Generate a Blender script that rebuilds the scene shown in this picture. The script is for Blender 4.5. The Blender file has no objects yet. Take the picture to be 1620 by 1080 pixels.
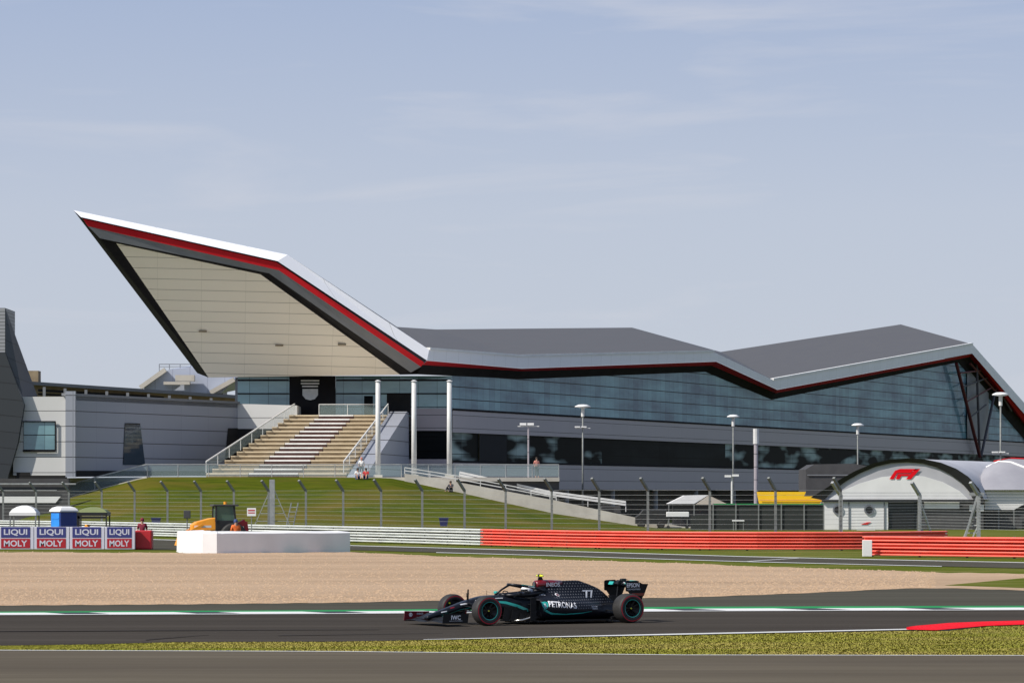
import bpy, bmesh, math, random
import numpy as np
from mathutils import Vector, Matrix
from mathutils.bvhtree import BVHTree
random.seed(7); RNG = np.random.default_rng(7)
D = bpy.data; S = bpy.context.scene
C = S.collection
# ---------------------------------------------------------------- camera, sky, sun, exposure
F, H, PX, PY = 5500.0, 3.0, 810.0, 780.0      # focal length in photo pixels, eye height, principal column, horizon row
cam = D.cameras.new('camera'); co = D.objects.new('camera', cam); C.objects.link(co)
co.location = (0, 0, H); co.rotation_euler = (math.radians(90), 0, 0)
cam.sensor_width = 36; cam.lens = F/1620*36; cam.shift_y = 240/1620
cam.clip_start = 1; cam.clip_end = 20000
S.camera = co
SUN_AZ = math.atan2(-.875, -.485); SUN_EL = math.radians(43)
w = D.worlds.new('World'); S.world = w; w.use_nodes = True
nt = w.node_tree; nt.nodes.clear()
out = nt.nodes.new('ShaderNodeOutputWorld'); bg = nt.nodes.new('ShaderNodeBackground')
sky = nt.nodes.new('ShaderNodeTexSky'); sky.sky_type = 'NISHITA'; sky.sun_disc = False
sky.sun_elevation = SUN_EL; sky.sun_rotation = SUN_AZ % (2*math.pi)
sky.air_density = 1.0; sky.dust_density = 1.2; sky.ozone_density = 2.5
bg.inputs[1].default_value = 0.115
tc = nt.nodes.new('ShaderNodeTexCoord'); sx_ = nt.nodes.new('ShaderNodeSeparateXYZ'); nt.links.new(tc.outputs['Generated'], sx_.inputs[0])
ramp = nt.nodes.new('ShaderNodeValToRGB'); mr_ = nt.nodes.new('ShaderNodeMapRange'); mr_.inputs[1].default_value = 0; mr_.inputs[2].default_value = .16
nt.links.new(sx_.outputs[2], mr_.inputs[0]); nt.links.new(mr_.outputs[0], ramp.inputs[0])      # hazy air low down, bluer higher up
for i, (p, c) in enumerate(((0, (.535,.575,.65,1)), (.5, (.485,.535,.645,1)), (1, (.335,.415,.60,1)))):
    e = ramp.color_ramp.elements[i] if i < 2 and i != 1 else ramp.color_ramp.elements.new(p) if i == 1 else ramp.color_ramp.elements[-1]
    e.position = p; e.color = c
scl = nt.nodes.new('ShaderNodeVectorMath'); scl.operation = 'SCALE'; scl.inputs['Scale'].default_value = 1/.115; nt.links.new(ramp.outputs[0], scl.inputs[0])
fade = nt.nodes.new('ShaderNodeMapRange'); fade.inputs[1].default_value = .14; fade.inputs[2].default_value = .6; fade.inputs[3].default_value = .92; fade.inputs[4].default_value = .1; nt.links.new(sx_.outputs[2], fade.inputs[0])
mp = nt.nodes.new('ShaderNodeMapping'); mp.inputs[3].default_value = (7, 7, 52)
nz = nt.nodes.new('ShaderNodeTexNoise'); nz.inputs['Scale'].default_value = 1.0; nz.inputs['Detail'].default_value = 7; nz.inputs['Roughness'].default_value = .55; nz.inputs['Distortion'].default_value = .5
cr = nt.nodes.new('ShaderNodeMapRange'); cr.inputs[1].default_value = .53; cr.inputs[2].default_value = .78; cr.inputs[3].default_value = 0; cr.inputs[4].default_value = .55
mx = nt.nodes.new('ShaderNodeMix'); mx.data_type = 'RGBA'; mx.inputs[7].default_value = (5.45, 5.5, 5.95, 1)
vm = nt.nodes.new('ShaderNodeMix'); vm.data_type = 'RGBA'; nt.links.new(fade.outputs[0], vm.inputs[0]); nt.links.new(scl.outputs[0], vm.inputs[7])
nt.links.new(tc.outputs['Generated'], mp.inputs[0]); nt.links.new(mp.outputs[0], nz.inputs['Vector'])
nt.links.new(nz.outputs[0], cr.inputs[0]); nt.links.new(cr.outputs[0], mx.inputs[0])
nt.links.new(sky.outputs[0], vm.inputs[6]); nt.links.new(vm.outputs[2], mx.inputs[6]); nt.links.new(mx.outputs[2], bg.inputs[0]); nt.links.new(bg.outputs[0], out.inputs[0])
sl = D.lights.new('sun', 'SUN'); sl.energy = 4.7; sl.angle = math.radians(.5); sl.color = (1, .94, .85)
so = D.objects.new('sun', sl); C.objects.link(so)
sdir = Vector((math.sin(SUN_AZ)*math.cos(SUN_EL), math.cos(SUN_AZ)*math.cos(SUN_EL), math.sin(SUN_EL)))
so.rotation_euler = sdir.to_track_quat('Z', 'Y').to_euler()
S.view_settings.view_transform = 'Standard'; S.view_settings.look = 'None'; S.view_settings.gamma = 1
S.view_settings.exposure = 0.1

# ---------------------------------------------------------------- helpers
def at(px, py, Y): return Vector(((px-PX)*Y/F, Y, H+(PY-py)*Y/F))
def zat(py, Y): return H+(PY-py)*Y/F
def xat(px, Y): return (px-PX)*Y/F
def gp(px, py): return at(px, py, H*F/(py-PY))
def lerp(a, b, t): return a+(b-a)*t
def ipl(pts, x):
    if x <= pts[0][0]:
        a, b = pts[0], pts[1]
    elif x >= pts[-1][0]:
        a, b = pts[-2], pts[-1]
    else:
        for a, b in zip(pts, pts[1:]):
            if a[0] <= x <= b[0]: break
    return a[1]+(b[1]-a[1])*(x-a[0])/(b[0]-a[0])

class MB:
    def __init__(s): s.v = []; s.f = []; s.uv = {}
    def vert(s, p, uv=None):
        s.v.append(Vector(p)); i = len(s.v)-1
        if uv is not None: s.uv[i] = uv
        return i
    def poly(s, pts, uvs=None):
        s.f.append([s.vert(p, uvs[i] if uvs else None) for i, p in enumerate(pts)]); return s
    def box(s, c, size, m=None):
        x, y, z = [q/2 for q in size]; c = Vector(c); b = len(s.v)
        for i in (-1, 1):
            for j in (-1, 1):
                for k in (-1, 1):
                    p = Vector((i*x, j*y, k*z))
                    if m is not None: p = m @ p
                    s.v.append(c+p)
        for q in ((0,1,3,2),(4,6,7,5),(0,4,5,1),(2,3,7,6),(0,2,6,4),(1,5,7,3)): s.f.append([b+i for i in q])
        return s
    def bar(s, a, b, w, h=None, up=(0,0,1)):
        a = Vector(a); b = Vector(b); h = h or w; d = (b-a)
        if d.length < 1e-6: return s
        d.normalize(); u = Vector(up)
        if abs(d.dot(u)) > .98: u = Vector((0,1,0))
        x = d.cross(u).normalized(); y = x.cross(d).normalized(); k = len(s.v)
        for p in (a, b):
            for i, j in ((-1,-1),(1,-1),(1,1),(-1,1)): s.v.append(p+x*i*w/2+y*j*h/2)
        for q in ((0,1,2,3),(7,6,5,4),(0,4,5,1),(1,5,6,2),(2,6,7,3),(3,7,4,0)): s.f.append([k+i for i in q])
        return s
    def tube(s, pts, r, n=8, cap=True, sq=None):
        pts = [Vector(p) for p in pts]; rs = r if isinstance(r, (list, tuple)) else [r]*len(pts); k = len(s.v)
        px_ = None
        for i, p in enumerate(pts):
            d = (pts[min(i+1, len(pts)-1)]-pts[max(i-1, 0)]).normalized()
            if px_ is None:
                u = Vector((0,0,1)) if abs(d.z) < .95 else Vector((0,1,0)); px_ = d.cross(u).normalized()
            px_ = (px_-d*px_.dot(d)).normalized(); py_ = d.cross(px_)
            for j in range(n):
                a = 2*math.pi*j/n; s.v.append(p+(px_*math.cos(a)+py_*math.sin(a)*(sq or 1))*rs[i])
        for i in range(len(pts)-1):
            for j in range(n): s.f.append([k+i*n+j, k+i*n+(j+1)%n, k+(i+1)*n+(j+1)%n, k+(i+1)*n+j])
        if cap:
            s.f.append([k+j for j in range(n)][::-1]); s.f.append([k+(len(pts)-1)*n+j for j in range(n)])
        return s
    def prism(s, poly, vec):
        vec = Vector(vec); n = len(poly); k = len(s.v)
        for p in poly: s.v.append(Vector(p))
        for p in poly: s.v.append(Vector(p)+vec)
        s.f.append([k+i for i in range(n)]); s.f.append([k+n+i for i in range(n)][::-1])
        for i in range(n): s.f.append([k+i, k+n+i, k+n+(i+1)%n, k+(i+1)%n])
        return s
    def loft(s, rings, cap=True, closed=True):
        k = len(s.v); n = len(rings[0])
        for r in rings:
            for p in r: s.v.append(Vector(p))
        for i in range(len(rings)-1):
            for j in range(n if closed else n-1): s.f.append([k+i*n+j, k+i*n+(j+1)%n, k+(i+1)*n+(j+1)%n, k+(i+1)*n+j])
        if cap: s.f.append([k+j for j in range(n)][::-1]); s.f.append([k+(len(rings)-1)*n+j for j in range(n)])
        return s
    def lathe(s, prof, n=32, c=(0,0,0), axis='y'):
        c = Vector(c); rings = []
        for j in range(n+1):
            pass
        k = len(s.v); m = len(prof)
        for r, h in prof:
            for j in range(n):
                a = 2*math.pi*j/n
                if axis == 'y': s.v.append(c+Vector((r*math.cos(a), h, r*math.sin(a))))
                elif axis == 'x': s.v.append(c+Vector((h, r*math.cos(a), r*math.sin(a))))
                else: s.v.append(c+Vector((r*math.cos(a), r*math.sin(a), h)))
        for i in range(m-1):
            for j in range(n): s.f.append([k+i*n+j, k+i*n+(j+1)%n, k+(i+1)*n+(j+1)%n, k+(i+1)*n+j])
        return s
    def build(s, name, mat, parent=None, label=None, smooth=False, sub=0, bevel=0, loc=None):
        me = D.meshes.new(name); me.from_pydata([tuple(v) for v in s.v], [], s.f)
        if s.uv:
            ul = me.uv_layers.new(name='UVMap')
            for l in me.loops: ul.data[l.index].uv = s.uv.get(l.vertex_index, (0, 0))
        bm = bmesh.new(); bm.from_mesh(me); bmesh.ops.recalc_face_normals(bm, faces=bm.faces); bm.to_mesh(me); bm.free()
        me.materials.append(mat)
        if smooth:
            for p in me.polygons: p.use_smooth = True
        o = D.objects.new(name, me); C.objects.link(o)
        if parent is not None: o.parent = parent
        if loc is not None: o.location = loc
        if label: o['label'] = label
        if sub:
            m = o.modifiers.new('s', 'SUBSURF'); m.levels = sub; m.render_levels = sub
        if bevel:
            m = o.modifiers.new('b', 'BEVEL'); m.width = bevel; m.segments = 2; m.limit_method = 'ANGLE'
        return o

def tag(o, label, cat, group=None):
    o['label'] = label; o['category'] = cat
    if group: o['group'] = group
    return o
def thing(name, label, cat, loc=(0,0,0), rz=0, group=None):
    o = D.objects.new(name, None); C.objects.link(o); o.location = loc; o.rotation_euler = (0,0,rz); o.empty_display_size = .3
    return tag(o, label, cat, group)
def struct(o, kind='structure'): o['kind'] = kind; return o

# ---------------------------------------------------------------- materials
def nd(m, t): return m.node_tree.nodes.new(t)
def newmat(name, col, rough=.6, metal=0, coat=0, spec=.5):
    m = D.materials.new(name); m.use_nodes = True
    b = m.node_tree.nodes['Principled BSDF']
    b.inputs['Base Color'].default_value = (*col, 1); b.inputs['Roughness'].default_value = rough
    b.inputs['Metallic'].default_value = metal; b.inputs['Coat Weight'].default_value = coat; b.inputs['Specular IOR Level'].default_value = spec
    return m
def noisy(name, c1, c2, scale=1.0, stretch=(1,1,1), rough=.8, metal=0, detail=6, lo=.35, hi=.65, bump=0, bscale=None, bdist=.02, c3=None, c3scale=.05, c3amt=.6, coat=0, spec=.5, c3stretch=(1,1,1)):
    m = newmat(name, c1, rough, metal, coat, spec); nt = m.node_tree; L = nt.links; b = nt.nodes['Principled BSDF']
    tc = nd(m, 'ShaderNodeTexCoord'); mp = nd(m, 'ShaderNodeMapping'); mp.inputs[3].default_value = stretch
    L.new(tc.outputs['Object'], mp.inputs[0])
    n = nd(m, 'ShaderNodeTexNoise'); n.inputs['Scale'].default_value = scale; n.inputs['Detail'].default_value = detail; n.inputs['Roughness'].default_value = .6
    L.new(mp.outputs[0], n.inputs['Vector'])
    r = nd(m, 'ShaderNodeMapRange'); r.inputs[1].default_value = lo; r.inputs[2].default_value = hi; L.new(n.outputs[0], r.inputs[0])
    x = nd(m, 'ShaderNodeMix'); x.data_type = 'RGBA'; x.inputs[6].default_value = (*c1, 1); x.inputs[7].default_value = (*c2, 1)
    L.new(r.outputs[0], x.inputs[0]); last = x.outputs[2]
    if c3:
        mp3 = nd(m, 'ShaderNodeMapping'); mp3.inputs[3].default_value = c3stretch; L.new(tc.outputs['Object'], mp3.inputs[0])
        n3 = nd(m, 'ShaderNodeTexNoise'); n3.inputs['Scale'].default_value = c3scale; n3.inputs['Detail'].default_value = 4; L.new(mp3.outputs[0], n3.inputs['Vector'])
        r3 = nd(m, 'ShaderNodeMapRange'); r3.inputs[1].default_value = .42; r3.inputs[2].default_value = .68; r3.inputs[4].default_value = c3amt; L.new(n3.outputs[0], r3.inputs[0])
        x3 = nd(m, 'ShaderNodeMix'); x3.data_type = 'RGBA'; x3.inputs[7].default_value = (*c3, 1)
        L.new(r3.outputs[0], x3.inputs[0]); L.new(last, x3.inputs[6]); last = x3.outputs[2]
    L.new(last, b.inputs['Base Color'])
    if bump:
        nb = nd(m, 'ShaderNodeTexNoise'); nb.inputs['Scale'].default_value = bscale or scale*4; nb.inputs['Detail'].default_value = 4
        L.new(mp.outputs[0], nb.inputs['Vector'])
        bp = nd(m, 'ShaderNodeBump'); bp.inputs['Strength'].default_value = bump; bp.inputs['Distance'].default_value = bdist
        L.new(nb.outputs[0], bp.inputs['Height']); L.new(bp.outputs[0], b.inputs['Normal'])
    return m
def lined(name, col, line, period, width, vec=(0,0,1), rough=.5, metal=0, var=.06, offset=0, spec=.5, nscale=.25, period2=None, vec2=None, width2=.01, line2=None):
    """panelled surface: thin joints every `period` metres along vec, panel tone varies a little"""
    m = newmat(name, col, rough, metal, spec=spec); nt = m.node_tree; L = nt.links; b = nt.nodes['Principled BSDF']
    tc = nd(m, 'ShaderNodeTexCoord')
    def fr(v, p, w, off=0):
        d = nd(m, 'ShaderNodeVectorMath'); d.operation = 'DOT_PRODUCT'; d.inputs[1].default_value = tuple(q/p for q in v); L.new(tc.outputs['Object'], d.inputs[0])
        a = nd(m, 'ShaderNodeMath'); a.operation = 'ADD'; a.inputs[1].default_value = off+100; L.new(d.outputs['Value'], a.inputs[0])
        f = nd(m, 'ShaderNodeMath'); f.operation = 'FRACT'; L.new(a.outputs[0], f.inputs[0])
        l = nd(m, 'ShaderNodeMath'); l.operation = 'LESS_THAN'; l.inputs[1].default_value = w/p; L.new(f.outputs[0], l.inputs[0])
        fl = nd(m, 'ShaderNodeMath'); fl.operation = 'FLOOR'; L.new(a.outputs[0], fl.inputs[0])
        return l.outputs[0], fl.outputs[0]
    l1, id1 = fr(vec, period, width, offset)
    cx = nd(m, 'ShaderNodeCombineXYZ'); L.new(id1, cx.inputs[0]); last_l = l1
    if vec2:
        l2, id2 = fr(vec2, period2, width2); L.new(id2, cx.inputs[1])
    wn = nd(m, 'ShaderNodeTexWhiteNoise'); L.new(cx.outputs[0], wn.inputs['Vector'])
    nz = nd(m, 'ShaderNodeTexNoise'); nz.inputs['Scale'].default_value = nscale; nz.inputs['Detail'].default_value = 5; L.new(tc.outputs['Object'], nz.inputs['Vector'])
    ad = nd(m, 'ShaderNodeMath'); ad.operation = 'ADD'; L.new(wn.outputs[0], ad.inputs[0]); L.new(nz.outputs[0], ad.inputs[1])
    r = nd(m, 'ShaderNodeMapRange'); r.inputs[1].default_value = 0; r.inputs[2].default_value = 2; r.inputs[3].default_value = 1-var; r.inputs[4].default_value = 1+var; L.new(ad.outputs[0], r.inputs[0])
    sc = nd(m, 'ShaderNodeVectorMath'); sc.operation = 'SCALE'; sc.inputs[0].default_value = col; L.new(r.outputs[0], sc.inputs['Scale'])
    x = nd(m, 'ShaderNodeMix'); x.data_type = 'RGBA'; x.inputs[7].default_value = (*line, 1); L.new(sc.outputs[0], x.inputs[6]); L.new(l1, x.inputs[0]); last = x.outputs[2]
    if vec2:
        x2 = nd(m, 'ShaderNodeMix'); x2.data_type = 'RGBA'; x2.inputs[7].default_value = (*(line2 or line), 1); L.new(last, x2.inputs[6]); L.new(l2, x2.inputs[0]); last = x2.outputs[2]
    L.new(last, b.inputs['Base Color'])
    return m
def curtain(name, c1, c2, row, col, line, gloss=.22, mull=.05, rough=.06, lw=.07, thr=.38, gain=2.2, wnk=.4, nsx=.10, det=5):
    """curtain-wall glass in (s, z) UV metres: every pane has its own tone plus painted pale patches, joints between"""
    m = newmat(name, c1, .5); nt = m.node_tree; L = nt.links; b = nt.nodes['Principled BSDF']
    uv = nd(m, 'ShaderNodeUVMap'); sp = nd(m, 'ShaderNodeSeparateXYZ'); L.new(uv.outputs[0], sp.inputs[0])
    def mt(op, a, bb=None):
        n = nd(m, 'ShaderNodeMath'); n.operation = op
        for i, q in enumerate((a, bb)):
            if q is None: continue
            if isinstance(q, (int, float)): n.inputs[i].default_value = q
            else: L.new(q, n.inputs[i])
        return n.outputs[0]
    u = mt('ADD', mt('DIVIDE', sp.outputs[0], col), 500); v = mt('ADD', mt('DIVIDE', sp.outputs[1], row), 500)
    cx = nd(m, 'ShaderNodeCombineXYZ'); L.new(mt('FLOOR', u), cx.inputs[0]); L.new(mt('FLOOR', v), cx.inputs[1])
    wn = nd(m, 'ShaderNodeTexWhiteNoise'); L.new(cx.outputs[0], wn.inputs['Vector'])
    cu_ = nd(m, 'ShaderNodeCombineXYZ'); L.new(mt('FLOOR', u), cu_.inputs[0]); wu = nd(m, 'ShaderNodeTexWhiteNoise'); L.new(cu_.outputs[0], wu.inputs['Vector'])
    mp = nd(m, 'ShaderNodeMapping'); mp.inputs[3].default_value = (nsx, .45, 1); L.new(uv.outputs[0], mp.inputs[0])
    nz = nd(m, 'ShaderNodeTexNoise'); nz.inputs['Scale'].default_value = 1.0; nz.inputs['Detail'].default_value = det; L.new(mp.outputs[0], nz.inputs['Vector'])
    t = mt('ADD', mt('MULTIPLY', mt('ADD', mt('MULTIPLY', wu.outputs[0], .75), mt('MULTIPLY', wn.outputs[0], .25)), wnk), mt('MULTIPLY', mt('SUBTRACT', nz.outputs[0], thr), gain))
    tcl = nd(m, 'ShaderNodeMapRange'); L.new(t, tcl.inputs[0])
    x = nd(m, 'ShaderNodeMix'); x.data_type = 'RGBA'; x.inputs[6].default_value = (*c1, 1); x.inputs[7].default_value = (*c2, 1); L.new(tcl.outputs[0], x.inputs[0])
    lv = mt('LESS_THAN', mt('FRACT', v), lw/row); lu = mt('LESS_THAN', mt('FRACT', u), mull/col)
    lu2 = mt('MULTIPLY', lu, .55)
    ln = mt('MAXIMUM', lv, lu2)
    x2 = nd(m, 'ShaderNodeMix'); x2.data_type = 'RGBA'; x2.inputs[7].default_value = (*line, 1); L.new(ln, x2.inputs[0]); L.new(x.outputs[2], x2.inputs[6])
    L.new(x2.outputs[2], b.inputs['Base Color']); b.inputs['Specular IOR Level'].default_value = .2 if gloss > 0 else .03
    gl = nd(m, 'ShaderNodeBsdfGlossy'); gl.inputs['Roughness'].default_value = rough; gl.inputs[0].default_value = (.85, .95, 1, 1)
    # panes are never perfectly flat: each leans a little
    nm = nd(m, 'ShaderNodeNewGeometry'); sub = nd(m, 'ShaderNodeVectorMath'); sub.operation = 'SUBTRACT'; sub.inputs[1].default_value = (.5,.5,.5); L.new(wn.outputs['Color'], sub.inputs[0])
    scv = nd(m, 'ShaderNodeVectorMath'); scv.operation = 'SCALE'; scv.inputs['Scale'].default_value = .03; L.new(sub.outputs[0], scv.inputs[0])
    ad = nd(m, 'ShaderNodeVectorMath'); L.new(nm.outputs['Normal'], ad.inputs[0]); L.new(scv.outputs[0], ad.inputs[1])
    no = nd(m, 'ShaderNodeVectorMath'); no.operation = 'NORMALIZE'; L.new(ad.outputs[0], no.inputs[0]); L.new(no.outputs[0], gl.inputs['Normal'])
    ms = nd(m, 'ShaderNodeMixShader'); fac = mt('MULTIPLY', mt('SUBTRACT', 1, ln), gloss); L.new(fac, ms.inputs[0])
    L.new(b.outputs[0], ms.inputs[1]); L.new(gl.outputs[0], ms.inputs[2]); L.new(ms.outputs[0], nt.nodes['Material Output'].inputs[0])
    return m
def see(name, col, alpha, rough=.3):
    m = newmat(name, col, rough); m.node_tree.nodes['Principled BSDF'].inputs['Alpha'].default_value = alpha; return m
U = Vector((.371, .9285, 0)).normalized(); N = Vector((U.y, -U.x, 0))    # facade direction and its outward normal
M = {}
M['grass'] = noisy('grass', (.060, .085, .007), (.105, .125, .014), 3.0, (.35,1,1), .97, spec=.02, bump=.5, bscale=14, bdist=.05, c3=(.22, .19, .075), c3scale=.35, c3amt=.55, c3stretch=(.3,1,1))
M['bank_grass'] = noisy('bank_grass', (.046, .068, .005), (.088, .102, .008), 1.3, (.3,1,1), .98, spec=.02, bump=.5, bscale=6, bdist=.1, c3=(.125, .098, .02), c3scale=.35, c3amt=.9, c3stretch=(.3,.5,1.2))
M['gravel'] = noisy('gravel', (.40, .268, .16), (.51, .362, .235), 9.0, (.15,1,1), .95, detail=9, lo=.3, hi=.7, bump=.9, bscale=22, bdist=.06, c3=(.33, .22, .13), c3scale=.30, c3amt=.8, c3stretch=(.12,.7,1))
M['track'] = noisy('track_asphalt', (.050, .0435, .037), (.067, .0585, .050), 1.4, (.05,1,1), .97, detail=8, bump=.15, bscale=60, bdist=.004, c3=(.039, .034, .029), c3scale=.5, c3amt=.7, c3stretch=(.03,1,1), spec=.02)
M['runoff'] = noisy('runoff_asphalt', (.068, .064, .051), (.084, .080, .064), 1.2, (.08,1,1), .97, detail=8, bump=.15, bscale=60, bdist=.004, c3=(.052, .050, .040), c3scale=.4, c3amt=.6, c3stretch=(.05,1,1), spec=.02)
M['road'] = noisy('road_asphalt', (.098, .084, .063), (.128, .110, .084), 1.1, (.1,1,1), .97, detail=9, bump=.2, bscale=70, bdist=.004, c3=(.078, .066, .052), c3scale=.35, c3amt=.7, c3stretch=(.12,1,1), spec=.02)
M['yard'] = noisy('yard_asphalt', (.09,.088,.085), (.12,.117,.112), .6)
M['white_line'] = noisy('white_paint', (.72,.72,.70), (.55,.55,.53), 2.0, (.3,3,1), .6)
M['green_paint'] = noisy('green_paint', (.012,.22,.06), (.02,.28,.085), 1.0, (.2,2,1), .7, spec=.08)
M['red_paint'] = noisy('red_paint', (.72,.004,.012), (.80,.01,.02), 1.0, (.2,2,1), .7, spec=.08)
M['concrete'] = noisy('pale_concrete', (.46,.43,.38), (.58,.55,.49), .8, (1,1,1), .9, bump=.1, c3=(.38,.35,.3), c3scale=.2, c3amt=.5)
M['paving'] = noisy('paving', (.36,.34,.31), (.44,.42,.38), .8)
M['fascia'] = lined('white_cladding', (.82,.83,.87), (.5,.5,.5), 3.0, .03, vec=tuple(U), rough=.45, var=.03)
M['red_trim'] = noisy('red_trim', (.50,.010,.018), (.56,.016,.024), .3, rough=.6, spec=.15)
M['grey_trim'] = noisy('grey_trim', (.16,.17,.19), (.19,.20,.22), .4, rough=.5)
M['black_trim'] = noisy('black_trim', (.013,.012,.014), (.02,.019,.021), .4, rough=.8, spec=.1)
M['soffit'] = lined('cream_soffit', (.95,.88,.77), (.40,.36,.31), .93, .045, vec=(.035,0,1), rough=.8, spec=.2, var=.035, offset=.3, period2=4.2, vec2=(1,0,-.1), width2=.02, line2=(.62,.58,.48))
M['roof'] = lined('dark_seam_roof', (.092,.086,.082), (.07,.07,.072), .9, .08, vec=tuple(-N), rough=.55, metal=.0, var=.05, period2=7.0, vec2=tuple(U), width2=.05)
M['grey_panel'] = lined('grey_panel', (.35,.32,.345), (.05,.05,.055), 1.24, .06, vec=(0,0,1), rough=.45, var=.035, offset=.55, period2=4.5, vec2=tuple(U), width2=.02, line2=(.22,.22,.24))
M['grey_wall'] = lined('grey_wall', (.30,.32,.37), (.045,.045,.05), 1.33, .07, vec=(0,0,1), rough=.5, var=.04, offset=.42, period2=5, vec2=tuple(U), width2=.02, line2=(.18,.19,.22))
M['pale_wall'] = lined('pale_wall', (.60,.60,.585), (.1,.1,.1), 1.33, .06, vec=(0,0,1), rough=.6, var=.03, offset=.42)
M['slate'] = lined('slate_cladding', (.075,.085,.105), (.03,.032,.04), 1.4, .06, vec=(.5,0,1), rough=.5, var=.08)
M['dark_slate'] = lined('dark_cladding', (.035,.04,.045), (.012,.012,.014), 1.4, .06, vec=(.1,0,1), rough=.45, var=.1)
M['ribbed'] = lined('ribbed_cladding', (.30,.31,.33), (.15,.155,.16), .3, .1, vec=(0,0,1), rough=.5)
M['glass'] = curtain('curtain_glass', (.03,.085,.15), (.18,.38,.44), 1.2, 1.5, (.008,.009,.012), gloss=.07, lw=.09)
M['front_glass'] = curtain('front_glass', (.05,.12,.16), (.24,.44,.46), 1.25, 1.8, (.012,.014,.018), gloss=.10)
M['strip_glass'] = curtain('strip_glass', (.004,.005,.006), (.36,.46,.43), 1.35, 3.6, (.002,.002,.002), gloss=.0, lw=.06, thr=.52, gain=7, wnk=.35, nsx=.12, det=2)  # pale noise patches are highlights painted into the dark panes
M['dark_glass'] = curtain('dark_glass', (.004,.005,.006), (.014,.018,.019), 1.4, 3.0, (.004,.004,.004), gloss=.0)
M['blue_glass'] = curtain('blue_glass', (.01,.03,.055), (.02,.05,.085), 3, 3, (.01,.01,.01), gloss=.1)
M['maroon_steel'] = newmat('maroon_steel', (.10,.012,.02), .6); M['dark_steel'] = newmat('dark_steel', (.06,.055,.065), .6)
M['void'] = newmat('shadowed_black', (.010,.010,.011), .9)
M['steel'] = noisy('galvanised', (.34,.35,.35), (.46,.47,.46), 3, rough=.45, metal=.5)
M['post'] = noisy('fence_post_steel', (.16,.17,.165), (.22,.23,.22), 3, rough=.6, metal=.2)
M['white_metal'] = noisy('white_metal', (.55,.55,.54), (.68,.68,.66), 1.5, rough=.5)
M['pole'] = noisy('pole_white', (.56,.56,.55), (.64,.64,.63), 1.5, rough=.5)
M['rail_white'] = noisy('white_rail', (.64,.66,.64), (.80,.82,.79), 1.2, (.4,1,3), .45, metal=.15)
M['rail_orange'] = noisy('orange_rail', (.90,.145,.10), (.95,.20,.145), 1.0, (.4,1,3), .5, spec=.2)
M['rail_gap'] = noisy('rail_gap_shade', (.045,.05,.045), (.07,.075,.07), 2)
M['rail_gap_red'] = noisy('rail_gap_shade_red', (.40,.005,.002), (.46,.008,.004), 2)
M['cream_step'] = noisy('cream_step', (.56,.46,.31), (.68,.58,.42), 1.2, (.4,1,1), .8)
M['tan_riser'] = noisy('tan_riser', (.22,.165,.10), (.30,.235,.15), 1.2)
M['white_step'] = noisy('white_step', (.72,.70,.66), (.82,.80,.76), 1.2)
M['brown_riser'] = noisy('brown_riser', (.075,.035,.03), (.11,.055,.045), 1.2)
M['glass_panel'] = see('balustrade_glass', (.42,.55,.55), .28, .1)
M['mesh'] = see('fence_mesh', (.20,.21,.20), .03, .6)
M['yellow'] = noisy('yellow_paint', (.90,.53,.004), (.94,.58,.006), 1, rough=.5)
M['orange'] = noisy('orange_paint', (.78,.30,.015), (.85,.36,.03), 1, rough=.4)
M['black'] = newmat('black_plastic', (.015,.015,.016), .5)
M['darkgrey'] = noisy('dark_grey', (.045,.045,.048), (.06,.06,.063), 1)
M['screen'] = noisy('fence_screen', (.014,.018,.017), (.022,.027,.025), .5, rough=.9)
M['tent_white'] = noisy('tent_white', (.74,.74,.73), (.82,.82,.81), .4, rough=.6, c3=(.6,.6,.6), c3scale=.3, c3amt=.4)
M['tent_grey'] = noisy('tent_grey', (.42,.42,.45), (.50,.50,.53), .3, rough=.6)
M['tent_dim'] = noisy('tent_pale_grey', (.26,.26,.29), (.31,.31,.34), .3, rough=.8, spec=.1)
M['tent_beige'] = noisy('tent_beige', (.45,.40,.33), (.5,.45,.38), .5)
M['tent_green'] = noisy('tent_green', (.16,.19,.08), (.20,.23,.10), .5)
M['bright_blue'] = noisy('bright_blue', (.02,.22,.70), (.03,.27,.78), 1.5, rough=.45)
M['dark_blue'] = noisy('dark_blue', (.015,.035,.18), (.02,.05,.22), 1.5, rough=.45)
M['navy'] = newmat('navy', (.02,.025,.12), .5)
M['red'] = noisy('red_vinyl', (.42,.012,.02), (.5,.02,.03), 1.2, rough=.5)
M['board_white'] = newmat('board_white', (.58,.58,.68), .5)
M['board_navy'] = newmat('board_navy', (.035,.04,.19), .5)
M['board_red'] = newmat('board_red', (.38,.01,.022), .5)
M['board_back'] = newmat('board_back', (.09,.09,.16), .5)
M['wall_vinyl'] = noisy('white_vinyl', (.78,.78,.78), (.84,.84,.83), .5, rough=.6, spec=.2, c3=(.64,.63,.62), c3scale=.45, c3amt=.6, c3stretch=(1,1,.4))
M['skin'] = newmat('skin', (.45,.26,.18), .6)
M['hair'] = newmat('hair', (.05,.03,.02), .7)
M['cloth_red'] = newmat('cloth_red', (.45,.03,.03), .8)
M['cloth_white'] = newmat('cloth_white', (.7,.7,.68), .8)
M['cloth_dark'] = newmat('cloth_dark', (.03,.03,.04), .8)
M['cloth_blue'] = newmat('cloth_blue', (.04,.07,.2), .8)
M['cloth_maroon'] = newmat('cloth_maroon', (.18,.01,.03), .8)
M['cloth_pink'] = newmat('cloth_pink', (.5,.2,.16), .8)
M['cloth_orange'] = newmat('cloth_orange', (.8,.16,.03), .8)
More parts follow.
